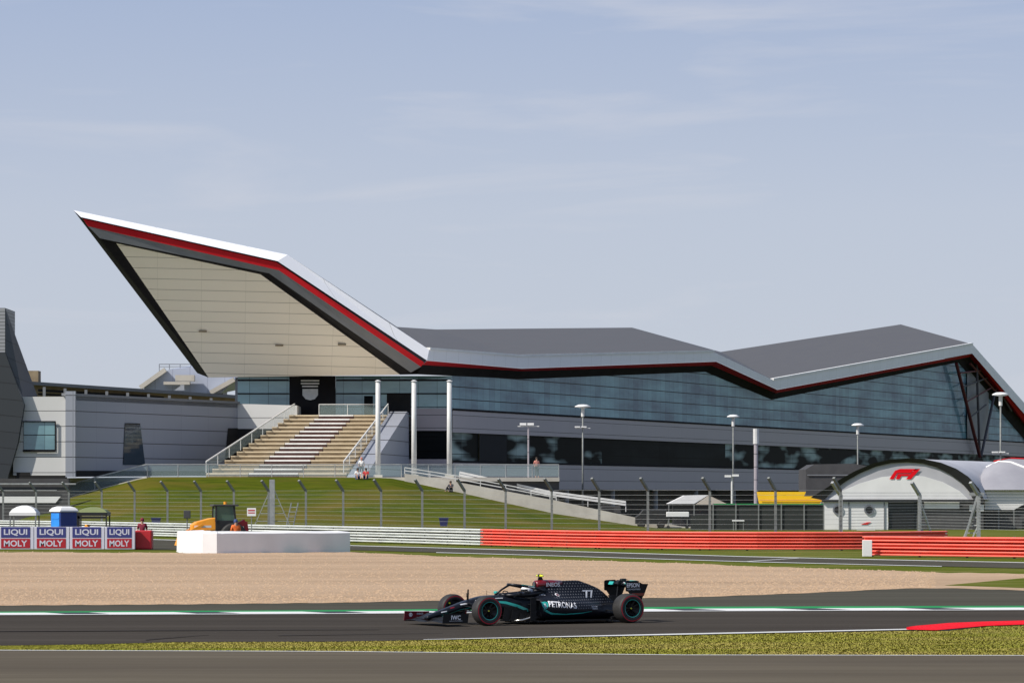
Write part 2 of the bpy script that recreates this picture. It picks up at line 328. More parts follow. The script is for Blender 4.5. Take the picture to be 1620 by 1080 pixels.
# car
M['tyre'] = noisy('tyre_rubber', (.021,.020,.020), (.032,.031,.030), 9, (1,.3,1), .62, bump=.2, bscale=30, bdist=.002, spec=.35)
M['tyre_red'] = newmat('tyre_red_band', (.42,.006,.022), .6)
M['teal'] = newmat('teal_paint', (.02,.36,.32), .35, coat=.3)
M['carbon'] = noisy('carbon_fibre', (.005,.005,.006), (.011,.011,.012), 30, rough=.5, coat=.0, spec=.22)
M['car_red'] = newmat('dark_red_paint', (.16,.004,.010), .3, coat=.5)
M['car_white'] = newmat('car_white_print', (.78,.78,.80), .5)
M['silver'] = newmat('silver_print', (.50,.52,.56), .4)
M['rim'] = newmat('rim_black', (.012,.012,.013), .3, .6)
M['yellow_nut'] = newmat('yellow_nut', (.75,.75,.05), .4)
M['lime'] = newmat('lime_yellow', (.72,.80,.02), .4)
M['alu'] = newmat('polished_metal', (.55,.54,.50), .25, .9)
def star_paint():
    m = newmat('black_paint_with_stars', (.007,.008,.013), .42, 0, .05, .22); L = m.node_tree.links; b = m.node_tree.nodes['Principled BSDF']
    tc = nd(m, 'ShaderNodeTexCoord'); sp = nd(m, 'ShaderNodeSeparateXYZ'); L.new(tc.outputs['Object'], sp.inputs[0])
    def mt(op, a, bb=None):
        n = nd(m, 'ShaderNodeMath'); n.operation = op
        for i, q in enumerate((a, bb)):
            if q is None: continue
            if isinstance(q, (int, float)): n.inputs[i].default_value = q
            else: L.new(q, n.inputs[i])
        return n.outputs[0]
    P = .078
    v = mt('DIVIDE', sp.outputs[2], P*.8); row = mt('FLOOR', v); off = mt('MULTIPLY', mt('MODULO', mt('ADD', row, 100), 2), .5)
    u = mt('ADD', mt('DIVIDE', sp.outputs[0], P), off)
    du = mt('SUBTRACT', mt('FRACT', mt('ADD', u, 100)), .5); dv = mt('SUBTRACT', mt('FRACT', mt('ADD', v, 100)), .5)
    ang = mt('ARCTAN2', du, dv); r = mt('SQRT', mt('ADD', mt('MULTIPLY', du, du), mt('MULTIPLY', dv, dv)))
    lim = mt('ADD', .10, mt('MULTIPLY', mt('MAXIMUM', mt('COSINE', mt('MULTIPLY', ang, 3)), 0), .16))
    dot = mt('LESS_THAN', r, lim)
    x0 = mt('LESS_THAN', sp.outputs[0], -1.95); gate = mt('MULTIPLY', dot, x0)
    zz = mt('ADD', .30, mt('MULTIPLY', mt('ABSOLUTE', mt('ADD', sp.outputs[0], 2.6)), .12)); gate = mt('MULTIPLY', gate, mt('GREATER_THAN', sp.outputs[2], zz))
    x = nd(m, 'ShaderNodeMix'); x.data_type = 'RGBA'; x.inputs[6].default_value = (.007,.008,.013,1); x.inputs[7].default_value = (.20,.205,.22,1); L.new(gate, x.inputs[0]); L.new(x.outputs[2], b.inputs['Base Color'])
    return m
M['stars'] = star_paint()
M['car_black'] = newmat('car_black', (.006,.007,.011), .36, 0, .1, .25)

# ---------------------------------------------------------------- ground sheets
XS = list(range(-900, 2701, 30))
def strip(name, near, far, lay, mat, xs=None, kind='structure'):
    mb = MB(); xs = xs or XS; z = .004*lay; a = []; b = []
    for x in xs:
        p = gp(x, ipl(near, x)); q = gp(x, ipl(far, x)); p.z = q.z = z
        a.append(mb.vert(p)); b.append(mb.vert(q))
    for i in range(len(xs)-1): mb.f.append([a[i], a[i+1], b[i+1], b[i]])
    o = mb.build(name, mat); o['kind'] = kind; return o
def flat(l, d): return [(x, y+d) for x, y in l]
struct(MB().poly([(-6000,-200,-.012),(6000,-200,-.012),(6000,9000,-.012),(-6000,9000,-.012)]).build('ground', M['grass']))
E1 = [(0,1028.5),(540,1030.5),(1080,1036),(1620,1036.8)]
strip('foreground_road', [(0,1900),(1620,1900)], E1, 1, M['road'])
strip('edge_line', E1, flat(E1, -.7), 2, M['white_line'])
V2 = [(-300,1024),(0,1021),(150,1019),(270,1015.5),(540,1014.5),(700,1011.5),(900,1008),(1080,1004.5),(1440,997),(1500,997.5),(1560,990.5),(1620,988.5),(1800,985)]
KL = [(-300,974.5),(0,973),(540,971),(1080,967),(1620,965),(1900,964.5)]
RO = [(-300,960),(0,958),(300,956),(540,953.5),(660,951),(1080,945.5),(1260,939),(1430,931),(1500,930.5),(1620,934),(1900,939)]
GF = [(-400,871),(0,873),(280,874.5),(555,873.5),(620,876),(690,880),(760,881.5),(840,884),(1080,891),(1180,895.5),(1350,901),(1500,906),(1620,907.5),(1900,909)]
strip('race_track', V2, KL, 2, M['track'])
strip('run_off', flat(KL, -.3), RO, 3, M['runoff'])
# gravel with an uneven far edge
xs = list(range(-900, 2701, 10)); GFn = [(x, ipl(GF, x)+.35*math.sin(x*.11)+.3*math.sin(x*.043+1)) for x in xs]; ROn = [(x, ipl(RO, x)+.3*math.sin(x*.09)) for x in xs]
strip('gravel_trap', ROn, GFn, 4, M['gravel'], xs)
strip('grass_patch', [(1495,926.2),(1540,927.5),(1620,930.5),(1900,936)], [(1495,926),(1545,921.5),(1620,914.5),(1900,905)], 5, M['grass'], list(range(1495, 2500, 15)))
UL = [(-300,843),(0,848),(250,853.5),(555,863),(840,870.5),(1180,880.5),(1400,885.5),(1620,890),(1900,896)]
LL = [(-300,862),(0,866),(250,869.5),(555,869.5),(690,873.5),(820,877),(1180,888),(1490,895.5),(1620,898.5),(1900,905)]
strip('service_road', LL, UL, 2, M['runoff'])
strip('road_line', UL, flat(UL, -.75), 3, M['white_line'])
strip('road_line', flat(LL, .5), flat(LL, -.2), 3, M['white_line'], list(range(690, 1491, 20)))
strip('road_line', [(1180,888.4),(1265,882.6)], [(1180,887.8),(1265,882.1)], 4, M['white_line'], list(range(1180, 1266, 17)))
WL = [(660,1012.7),(900,1008),(1080,1004.5),(1440,996.5)]
strip('track_line', WL, [(660,1012.2),(900,1006.7),(1080,1002.6),(1300,998),(1440,995)], 5, M['white_line'], list(range(670, 1441, 14)))
strip('track_line', flat(KL, .35), flat(KL, -.6), 5, M['white_line'])
strip('green_strip', [(-300,971.4),(0,970.1),(540,967.8),(1080,963.4),(1620,961.6),(1900,961.2)], [(-300,969.6),(0,967.9),(540,965.4),(1080,960.2),(1620,958.6),(1900,958.2)], 5, M['green_paint'])
# kerbs: raised
def kerb(name, near, far, xs, h, mat):
    mb = MB(); R = []
    for x in xs:
        p = gp(x, ipl(near, x)); q = gp(x, ipl(far, x)); m1 = p.lerp(q, .3); m2 = p.lerp(q, .85)
        ring = []
        for pt, z in ((p, .021), (m1, .021+h*.6), (m2, .021+h), (q, .021)):
            r = pt.copy(); r.z = z; ring.append(r)
        R.append(ring)
    mb.loft(R, cap=False, closed=False); o = mb.build(name, mat); o['kind'] = 'structure'; return o
m = newmat('black_white_kerb', (.7,.7,.7), .6); L = m.node_tree.links
tc = nd(m,'ShaderNodeTexCoord'); sp = nd(m,'ShaderNodeSeparateXYZ'); L.new(tc.outputs['Object'], sp.inputs[0])
a1 = nd(m,'ShaderNodeMath'); a1.operation='ADD'; a1.inputs[1].default_value = 10.5+350-68.2
sk = nd(m,'ShaderNodeMath'); sk.operation='MULTIPLY'; sk.inputs[1].default_value = 1.6; L.new(sp.outputs[1], sk.inputs[0])
sk.inputs[1].default_value = .8; ss = nd(m,'ShaderNodeMath'); ss.operation='ADD'; L.new(sp.outputs[0], ss.inputs[0]); L.new(sk.outputs[0], ss.inputs[1]); L.new(ss.outputs[0], a1.inputs[0])
dv = nd(m,'ShaderNodeMath'); dv.operation='DIVIDE'; dv.inputs[1].default_value=3.5; L.new(a1.outputs[0], dv.inputs[0])
fr = nd(m,'ShaderNodeMath'); fr.operation='FRACT'; L.new(dv.outputs[0], fr.inputs[0])
lt = nd(m,'ShaderNodeMath'); lt.operation='LESS_THAN'; lt.inputs[1].default_value=.34; L.new(fr.outputs[0], lt.inputs[0])
xx = nd(m,'ShaderNodeMix'); xx.data_type='RGBA'; xx.inputs[6].default_value=(.72,.72,.70,1); xx.inputs[7].default_value=(.02,.02,.022,1); L.new(lt.outputs[0], xx.inputs[0]); L.new(xx.outputs[2], m.node_tree.nodes['Principled BSDF'].inputs['Base Color'])
M['skid'] = noisy('tyre_mark', (.036,.033,.032), (.052,.046,.044), 2.0, (.1,1,1), .95, spec=.02)
for a_, b_, w0 in (((230,1013.2),(330,1004.6),.9),((440,1006),(700,1002.2),.7),((-100,1000),(600,996.5),1.2)):
    strip('skid_mark', [a_, b_], [(a_[0], a_[1]-w0), (b_[0], b_[1]-w0*.4)], 5, M['skid'], [lerp(a_[0], b_[0], k/10) for k in range(11)])
kerb('kerb', flat(KL, -.6), [(-300,971.6),(0,970.3),(540,968.0),(1080,963.6),(1620,961.8),(1900,961.4)], list(range(-900, 2701, 10)), .012, m)
kerb('kerb', [(1434,996.4),(1480,997.6),(1510,995),(1560,990.6),(1620,988.4),(1900,984)], [(1434,996),(1450,993.5),(1500,988.4),(1550,986.7),(1620,985),(1900,980)], list(range(1434, 2200, 8)), .05, M['red_paint'])
M['verge'] = noisy('verge_ground', (.16,.17,.025), (.26,.24,.05), .8, (.25,1,1), .97, spec=.02, c3=(.34,.27,.10), c3scale=.5, c3amt=.7, c3stretch=(.25,1,1))
strip('grass_verge', flat(E1, -.7), flat(V2, .1), 0, M['verge'])
# short grass on the verge in front: blades in one object
def blades(name, near, far, x0, x1, n, z0, h, mat):
    px = RNG.uniform(x0, x1, n); t = RNG.uniform(0, 1, n)
    ya = np.interp(px, *zip(*near)); yb = np.interp(px, *zip(*far)); py = ya+(yb-ya)*t
    Y = H*F/(py-PY); X = (px-PX)*Y/F; hh = h*RNG.uniform(.4, 1.25, n); a = RNG.uniform(0, math.pi, n); lx = RNG.normal(0, .35, n)*hh; ly = RNG.normal(0, .35, n)*hh; wd = RNG.uniform(.006, .016, n)
    v = np.zeros((n*3, 3)); v[0::3] = np.c_[X-np.cos(a)*wd, Y-np.sin(a)*wd, np.full(n, z0)]; v[1::3] = np.c_[X+np.cos(a)*wd, Y+np.sin(a)*wd, np.full(n, z0)]; v[2::3] = np.c_[X+lx, Y+ly, z0+hh]
    me = D.meshes.new(name); me.vertices.add(n*3); me.vertices.foreach_set('co', v.ravel()); me.loops.add(n*3); me.loops.foreach_set('vertex_index', np.arange(n*3))
    me.polygons.add(n); me.polygons.foreach_set('loop_start', np.arange(0, n*3, 3)); me.polygons.foreach_set('loop_total', np.full(n, 3)); me.update(); me.validate()
    me.normals_split_custom_set([(0.0, -.25, .97)]*(n*3)); me.materials.append(mat); o = D.objects.new(name, me); C.objects.link(o); o['kind'] = 'stuff'; o['label'] = 'short mown grass on the verge'; o['category'] = 'grass'
M['blade'] = noisy('grass_blade', (.25,.265,.035), (.36,.34,.065), .5, (.2,.6,1), .95, spec=.03, c3=(.50,.40,.14), c3scale=.5, c3amt=.75, c3stretch=(.3,1,1))
blades('verge_grass', flat(E1, -1.2), flat(V2, .5), -20, 1640, 150000, 0, .018, M['blade'])
# loose stones on the gravel
n = 15000; px = RNG.uniform(-20, 1480, n); t = RNG.uniform(0, 1, n)**1.5
ya = np.interp(px, *zip(*RO)); yb = np.interp(px, *zip(*GF)); py = ya+(yb-ya)*t-.5; Y = H*F/(py-PY); X = (px-PX)*Y/F
r = RNG.uniform(.015, .05, n); v = np.zeros((n*5, 3)); base = np.c_[X, Y, np.full(n, .012)]
for k, (dx, dy, dz) in enumerate(((-1,-1,0),(1,-.8,0),(.9,1,0),(-.8,1,0),(.1,0,.8))): v[k::5] = base+np.c_[dx*r, dy*r, dz*r]
fs = []
for i in range(n):
    b_ = i*5; fs += [(b_, b_+1, b_+4), (b_+1, b_+2, b_+4), (b_+2, b_+3, b_+4), (b_+3, b_, b_+4)]
me = D.meshes.new('gravel_stones'); me.from_pydata(v.tolist(), [], fs); me.materials.append(noisy('stones', (.36,.24,.145), (.52,.37,.24), 3)); o = D.objects.new('gravel_stones', me); C.objects.link(o); o['kind'] = 'stuff'; o['label'] = 'loose gravel stones'; o['category'] = 'gravel'

# ---------------------------------------------------------------- bank, terrace, ramp
YB, YT = 270.0, 302.0
TOPE = [(-300,844),(-60,836),(0,826),(55,803),(150,775),(233,754),(400,754),(615,755.5),(660,764),(740,781),(878,812),(1040,836),(1090,838.5),(1500,838.5)]
cols = list(range(-300, 1101, 20)); mb = MB(); NR = 10
for r_ in range(NR+1):
    t = r_/NR
    for x in cols:
        zt = max(0, zat(ipl(TOPE, x), YT)); Y = lerp(YB, YT, t); e = t*t*(3-2*t)*.35+t*.65
        z = zt*e + (.12*math.sin(x*.05+r_)+.1*math.sin(x*.021-r_*1.3))*min(1, zt)*math.sin(math.pi*t)
        mb.vert((xat(x, lerp(YB, YT, t)), Y, z))
nc = len(cols)
for r_ in range(NR):
    for i in range(nc-1): mb.f.append([r_*nc+i, r_*nc+i+1, (r_+1)*nc+i+1, (r_+1)*nc+i])
struct(mb.build('grass_bank', M['bank_grass'], smooth=True))
ZT = 4.40
mb = MB(); P = [at(233,0,YT), at(640,0,YT), at(885,0,304.5), at(885,0,334), at(100,0,334), at(100,0,318)]
mb.prism([(p.x, p.y, ZT) for p in P], (0,0,-.35)); struct(mb.build('terrace', M['concrete']))
mb = MB(); mb.prism([(p.x*.995, p.y+.5, ZT-.35) for p in P], (0,0,-4.0)); struct(mb.build('terrace_base', M['darkgrey']))
# path down the left of the bank
def ribbon(a, b, th=.15): 
    mb = MB(); R = []
    for p, q in zip(a, b): R.append([p, q, q-Vector((0,0,th)), p-Vector((0,0,th))])
    return mb.loft(R)
a = [at(x, y-.8, YT) for x, y in TOPE[2:6]]; b = [at(x, y, YT)+Vector((0,2.6,.05)) for x, y in TOPE[2:6]]
for p in a: p.y -= .3
struct(ribbon(a, b).build('side_path', M['concrete']))
# ramp down the right
rp = thing('ramp', 'long pale concrete ramp descending to the right beside the grass bank', 'ramp', at(740, 781, YT))
inv = Matrix.Translation(-Vector(rp.location))
def rel(mb, o):
    k = -Vector(o.location)
    for i in range(len(mb.v)): mb.v[i] = mb.v[i]+k
    return mb
foot = [(610,757),(660,765),(738,782),(878,813),(1040,838),(1110,839)]; cop = [(610,744),(718,761),(878,791),(1000,817),(1100,836.5)]
mb = MB(); R = []
for x in range(640, 1111, 15):
    Yr = 301.6; zf = max(-.05, zat(ipl(foot, x), Yr)); zc = zat(ipl(cop, min(x, 1100)), Yr); zc = max(zc, zf+.08)
    p = lambda Y, z: Vector((xat(x, Yr), Y, z))
    R.append([p(Yr, zf-1.0), p(Yr, zc), p(Yr+2.6, zc), p(Yr+2.6, zf-1.0)])
mb.loft(R); rel(mb, rp).build('ramp_slab', M['concrete'], rp)
def railing(parent_, pts, h, r=.045, every=2.0, rails=(1.0,), glass=None, mat='steel', glassmat='glass_panel', pr=.03):
    """pts world floor points; posts, rails and optional glass as parts of parent_"""
    k = Vector(parent_.location)
    pts = [Vector(p)-k for p in pts]; up = Vector((0,0,h))
    for f_ in rails:
        mb = MB()
        for p, q in zip(pts, pts[1:]): mb.bar(p+up*f_, q+up*f_, r*2, r*2)
        mb.build('rail', M[mat], parent_)
    n = 0
    for p, q in zip(pts, pts[1:]):
        c = max(1, int((q-p).length/every))
        for i in range(c):
            b = p.lerp(q, i/c); MB().bar(b, b+up, pr*2, pr*2).build('post', M[mat], parent_)
        if glass: MB().poly([p+up*.08, q+up*.08, q+up*.94, p+up*.94]).build('glass_panel', M[glassmat], parent_)
    MB().bar(pts[-1], pts[-1]+up, pr*2, pr*2).build('post', M[mat], parent_)
Yr = 301.9
railing(rp, [Vector((xat(x, 301.6), Yr, zat(ipl(cop, x), 301.6)-.02)) for x in (640,720,800,880)], .55, .04, 2.2, (1.0,.5), mat='white_metal')
o = thing('handrail', 'upper double white handrail running down behind the ramp coping', 'handrail', at(727, 757, 304.4))
railing(o, [at(727,762,304.4), at(870,793,304.4), at(990,809,304.4)], .85, .09, 3.0, (1.0,.72), mat='white_metal')
# balustrades
o = thing('balustrade', 'long glass balustrade with grey top rail along the terrace above the bank', 'balustrade', (xat(233, 303), 303, ZT))
railing(o, [Vector((xat(x, 303.2), 303.2, ZT)) for x in (233, 330, 430, 530, 635)]+[Vector((xat(x, 304.8), 304.8, ZT)) for x in (720, 800, 884)], 1.12, .04, 2.2, (1.0,), True, 'steel')
o = thing('balustrade', 'sloping glass balustrade beside the path left of the grass bank', 'balustrade', at(233, 754, YT+1.8))
railing(o, [at(x, y, YT+1.8) for x, y in ((233,754),(150,775),(55,803),(-60,828),(-200,835))], 1.12, .05, 2.5, (1.0,), True, 'steel')

# ---------------------------------------------------------------- the winged building
C0 = Vector((-8.2, 322, 0))
def onf(px, py, w_):
    b = C0+N*w_; a = (px-PX)/F; s = (a*b.y-b.x)/(U.x-a*U.y); p = b+U*s; return Vector((p.x, p.y, zat(py, p.y))), s
def fac(s, z, w_): p = C0+N*w_+U*s; return Vector((p.x, p.y, z))
wg = thing('pavilion_building', 'huge dark glazed pavilion with a folded wing roof peaking at left over a cream soffit', 'building', (-6, 333.5, 0))
def W(mb, name, mat, **k): return rel(mb, wg).build(name, M[mat], wg, **k)
WF = -2.0; YF = 333.5
s0 = onf(715, 600, WF)[1]; s1 = onf(1760, 600, WF)[1]
BB = [(709,594),(829,599.5),(1116,588),(1221,632),(1515.5,573),(1545,577),(1640,668),(1760,775)]
TOPF = [(679,553),(822,564),(1129,556.7),(1223,601),(1538.5,544.4),(1700,727),(1760,795)]
WBF = [(675.5,570),(825.5,582.6),(1133,571.5),(1229.7,616),(1538,559),(1690,735),(1752,803)]
RBF = [(668,577),(825.5,587),(1125.5,578),(1227,621.7),(1534,564.5),(1672,735),(1735,803)]
BBF = [(660,592),(829,599.5),(1116,588),(1221,632),(1515.5,573),(1655,735),(1720,803)]
tp = [onf(x, y, 0)[0] for x, y in TOPF]; wb = [onf(x, y, -.05)[0] for x, y in WBF]; rb = [onf(x, y, -1.3)[0] for x, y in RBF]; bb = [onf(x, y, WF+.02)[0] for x, y in BBF]
rt = [onf(x, y+.3, -.15)[0] for x, y in WBF]
# cantilever
BLp = at(330, 597, YF-.3); BRp = at(633, 592.5, 328.5); TRp = at(412, 434, 322.0)
nrm = (BRp-BLp).cross(TRp-BLp)
def rayplane(px, py):
    d = at(px, py, 1.0)-Vector((0,0,H)); o_ = Vector((0,0,H)); t = (BLp-o_).dot(nrm)/d.dot(nrm); return o_+d*t
TLp = rayplane(184, 385); print('TL', TLp, 'plane tilt', nrm.normalized())
YA = TLp.y-1.6; YBq = 320.3
A = dict(top=at(116,332.5,YA+1.2), wb=at(128,343.5,YA+.15), rt=at(131,346,YA+.4), rb=at(139.5,358,YA+.6), gb=at(158,377,YA+1.0), bb=TLp)
B = dict(top=at(455,403,YBq+1.2), wb=at(439,413,YBq+.15), rt=at(437.5,415,YBq+.4), rb=at(441,427.5,YBq+.6), gb=at(426,432.5,YBq+1.1), bb=TRp)
Cc = dict(top=tp[0], wb=wb[0], rt=at(671,573,322.4), rb=at(666,580,322.8), gb=at(650,589,324), bb=BRp)
def band(k1, k2, name, mat, chain): 
    mb = MB()
    for p, q in zip(chain, chain[1:]): mb.poly([p[k1], q[k1], q[k2], p[k2]])
    return W(mb, name, mat)
ch = [A, B, Cc]
band('top', 'wb', 'roof_fascia', 'fascia', ch); band('wb', 'rt', 'shadow_gap', 'black_trim', ch); band('rt', 'rb', 'red_trim', 'red_trim', ch)
band('rb', 'gb', 'grey_trim', 'grey_trim', ch); band('gb', 'bb', 'black_trim', 'black_trim', ch)
mb = MB().poly([TLp, TRp, BRp, BLp]); sf = W(mb, 'soffit', 'soffit')
for x, y in ((321,523.5),(442,546),(541,544.5)):
    p = rayplane(x, y); MB().box((0,0,0), (.75,.5,.12)).build('soffit_light', M['tan_riser'], sf, loc=p-Vector(wg.location)-Vector((0,0,.03)))
# raking left edge (black), closes the thickness
LO = at(312, 590, YF+3.0)
W(MB().poly([A['top'], A['wb'], A['rt'], A['rb'], A['gb'], TLp, BLp, LO]), 'left_edge', 'black_trim')
Q = at(318, 590, 342)
R0, R1, R2, Rv, R4 = [onf(x, y, -25)[0] for x, y in ((628,517),(690,521),(1000,518),(1140,556.5),(1425,513))]
R5 = onf(1690, 690, -25)[0]
mb = MB()
for t in ((A['top'],B['top'],Q),(B['top'],R0,Q),(B['top'],tp[0],R0),(A['top'],LO,Q),(tp[0],R1,R0),(tp[0],tp[1],R1),(tp[1],R2,R1),(tp[1],tp[2],R2),(tp[2],Rv,R2),(tp[2],tp[3],Rv),(tp[3],R4,Rv),(tp[3],tp[4],R4),(tp[4],tp[5],R4),(tp[5],R5,R4),(tp[5],tp[6],R5)): mb.poly(list(t))
W(mb, 'roof', 'roof')
mb = MB()
for i in range(len(tp)-1): mb.poly([tp[i], tp[i+1], wb[i+1], wb[i]])
W(mb, 'roof_fascia', 'fascia')
mb = MB()
for i in (0,1,3):
    d = (tp[i+1]-tp[i]).normalized(); mb.bar(tp[i]-N*.12+Vector((0,0,.10)), tp[i+1]-N*.12+Vector((0,0,.10)), .45, .22)
W(mb, 'roof_edge_flashing', 'tent_white')
mb = MB()
for i in range(len(tp)-1): mb.poly([rt[i], rt[i+1], rb[i+1], rb[i]])
W(mb, 'red_trim', 'red_trim')
mb = MB()
for i in range(len(tp)-1): mb.poly([rb[i], rb[i+1], bb[i+1], bb[i]])
mb.poly([wb[0], Cc['bb'], bb[0], rb[0]])
W(mb, 'black_trim', 'black_trim')
# glass of the long facade
def facade(z0, z1, name, mat, sa=s0, sb=s1, w_=WF, parts=None):
    mb = MB(); n_ = max(1, int((sb-sa)/12))
    for i in range(n_):
        a_ = lerp(sa, sb, i/n_); b_ = lerp(sa, sb, (i+1)/n_)
        mb.poly([fac(a_, z0, w_), fac(b_, z0, w_), fac(b_, z1, w_), fac(a_, z1, w_)], [(a_, z0), (b_, z0), (b_, z1), (a_, z1)])
    return W(mb, name, mat)
bs = [(onf(x, y, WF)[1], onf(x, y, WF)[0].z) for x, y in BB]
mb = MB(); GZ = 11.15
for (sa, za), (sb, zb) in zip(bs, bs[1:]):
    sa = max(sa, s0)
    n_ = max(1, int((sb-sa)/12))
    for i in range(n_):
        a_ = lerp(sa, sb, i/n_); b_ = lerp(sa, sb, (i+1)/n_); ha = max(GZ, lerp(za, zb, i/n_)+.15); hb = max(GZ, lerp(za, zb, (i+1)/n_)+.15)
        if ha > GZ or hb > GZ: mb.poly([fac(a_, GZ, WF), fac(b_, GZ, WF), fac(b_, hb, WF), fac(a_, ha, WF)], [(a_, GZ-.01), (b_, GZ-.01), (b_, hb), (a_, ha)])
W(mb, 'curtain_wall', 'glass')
facade(10.95, 11.15, 'sill', 'black_trim', w_=WF+.12)
facade(8.85, 10.95, 'grey_cladding', 'grey_panel', w_=WF+.06)
sg = [s0, onf(760,0,WF)[1], onf(803,0,WF)[1], onf(955,0,WF)[1], onf(1150,0,WF)[1], s1]
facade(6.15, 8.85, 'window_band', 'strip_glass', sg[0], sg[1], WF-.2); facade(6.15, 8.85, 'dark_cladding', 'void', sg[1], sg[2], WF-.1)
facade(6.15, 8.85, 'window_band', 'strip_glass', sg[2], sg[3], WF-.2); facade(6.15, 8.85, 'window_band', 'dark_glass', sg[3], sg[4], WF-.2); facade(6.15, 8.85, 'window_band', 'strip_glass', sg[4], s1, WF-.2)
facade(5.95, 6.15, 'sill', 'black_trim', w_=WF+.1)
facade(3.4, 5.95, 'grey_cladding', 'grey_panel', w_=WF+.06)
facade(0, 3.4, 'undercroft', 'void', w_=WF-3.0)  # near-black wall puts the shade under the building into colour
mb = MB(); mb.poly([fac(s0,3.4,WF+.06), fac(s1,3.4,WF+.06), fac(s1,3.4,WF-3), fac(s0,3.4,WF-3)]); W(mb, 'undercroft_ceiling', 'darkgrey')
for i in range(14):
    s = s0+4+i*14; p = fac(s, 0, WF-.5); W(MB().tube([p, p+Vector((0,0,3.4))], .3, 10), 'undercroft_column', 'grey_trim')
# back and end walls so the building is closed
e1 = fac(s1, 0, WF); 
mb = MB(); bk = [fac(s0+6,0,-25), fac(s1,0,-25)]
mb.poly([bk[0], bk[1], bk[1]+Vector((0,0,14)), bk[0]+Vector((0,0,14))]); mb.poly([e1, bk[1], bk[1]+Vector((0,0,11)), e1+Vector((0,0,11))]); W(mb, 'back_wall', 'grey_panel')
# front wall under the cantilever
def front(x0, x1, z0, z1, name, mat, dy=0):
    Y = YF+dy; X0 = xat(x0, YF); X1 = xat(x1, YF)
    return W(MB().poly([(X0,Y,z0),(X1,Y,z0),(X1,Y,z1),(X0,Y,z1)], [(X0,z0),(X1,z0),(X1,z1),(X0,z1)]), name, mat)
ZG = zat(640.5, YF); ZS = zat(597, YF)+.15; ZTER = zat(659, YF)
front(376, 458, ZG, ZS, 'front_window', 'front_glass'); front(458, 531, ZTER, ZS, 'dark_cladding', 'black_trim', -.15)
front(531, 650, ZTER, ZS, 'front_window', 'front_glass'); front(650, 715, GZ, ZS, 'front_window', 'front_glass')
front(612, 650, ZTER+.2, zat(622,YF), 'entrance_door', 'void', -.06); 
front(576, 590, ZTER, zat(626,YF), 'entrance_door', 'dark_glass', -.06)
front(650, 715, zat(681,YF), GZ, 'grey_cladding', 'grey_panel', -.1)
front(600, 715, zat(726,YF), zat(681,YF), 'front_recess', 'dark_glass', .4)
front(560, 715, ZT-.1, zat(726,YF), 'grey_cladding', 'grey_panel', -.1)
front(376, 458, ZTER-3.0, ZG, 'grey_cladding', 'grey_panel', 0)
W(MB().poly([at(372,597,YF), at(376,597,YF), at(376,760,YF), at(372,760,YF)]), 'corner_post', 'grey_trim')
for y in (601, 622.5):
    W(MB().bar(at(376,y,YF-.08), at(457,y,YF-.08), .1, .12), 'mullion', 'black_trim'); W(MB().bar(at(532,y,YF-.08), at(714,y,YF-.08), .1, .12), 'mullion', 'black_trim')
# emblem: lettering over a shield
em = W(MB().poly([at(478.5,615,YF-.25), at(503,615,YF-.25), at(503,625,YF-.25), at(498,631,YF-.25), at(491,633,YF-.25), at(483.5,631,YF-.25), at(478.5,625,YF-.25)]), 'emblem_shield', 'white_metal')
mb = MB()
for y, x0, x1 in ((602,476,505),(606.5,476,505),(611,478,503)): mb.box(at((x0+x1)/2, y, YF-.25), ((x1-x0)*YF/F, .1, .15))
W(mb, 'emblem_lines', 'white_metal')
# steel trees at the right end
for (a, b, r_, mt_) in (((1513,575),(1550,722),.35,'red_trim'), ((1545,572),(1550,722),.25,'grey_trim'), ((1575,615),(1552,722),.28,'grey_trim'), ((1519,590),(1560,585),.18,'red_trim'), ((1524,612),(1566,596),.16,'grey_trim'), ((1530,635),(1570,612),.16,'red_trim'), ((1535,660),(1560,640),.16,'grey_trim'), ((1535,575),(1580,625),.22,'red_trim'), ((1560,585),(1600,650),.2,'grey_trim')):
    W(MB().tube([onf(a[0],a[1],WF+.9)[0], onf(b[0],b[1],WF+.9)[0]], r_*.75, 8), 'steel_brace', 'maroon_steel' if mt_ == 'red_trim' else 'dark_steel')
facade(GZ, zat(590, onf(1540,590,WF)[0].y), 'end_core', 'grey_trim', onf(1528,0,WF)[1], onf(1562,0,WF)[1], WF+.2)

# ---------------------------------------------------------------- steps in front of the building
st = thing('staircase', 'broad cream terraced steps with a brown striped central flight up to the entrance', 'stairs', (xat(435, 307), 307, ZT))
NS = 15; Ya, Yb = 307.0, 327.0
def sx(tt, f_):   # f_ 0..1 across width, tt 0..1 up
    return lerp(lerp(xat(326,Ya), xat(466,Yb), tt), lerp(xat(548,Ya), xat(617,Yb), tt), f_)
rise = (ZTER-ZT)/NS
def steps(f0, f1, name, mat, dz=0, whole=True):
    mb = MB()
    for i in range(NS):
        t0 = i/NS; t1 = (i+1)/NS; y0 = lerp(Ya,Yb,t0); y1 = lerp(Ya,Yb,t1); z = ZT+rise*(i+1)
        if whole: mb.prism([(sx(t0,f0),y0,z-.12),(sx(t0,f1),y0,z-.12),(sx(t0,f1),y1+.05,z-.12),(sx(t0,f0),y1+.05,z-.12)], (0,0,.12+dz))
        else: mb.prism([(sx(t0,f0),y0+.08,z-rise-.1),(sx(t0,f1),y0+.08,z-rise-.1),(sx(t0,f1),y1,z-rise-.1),(sx(t0,f0),y1,z-rise-.1)], (0,0,rise-.03))
    rel(mb, st).build(name, mat, st)
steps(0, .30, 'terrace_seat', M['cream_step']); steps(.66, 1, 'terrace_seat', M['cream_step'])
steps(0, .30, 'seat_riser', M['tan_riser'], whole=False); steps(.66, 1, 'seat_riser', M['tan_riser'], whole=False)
steps(.305, .655, 'tread', M['white_step'], .01); steps(.305, .655, 'riser', M['brown_riser'], whole=False)
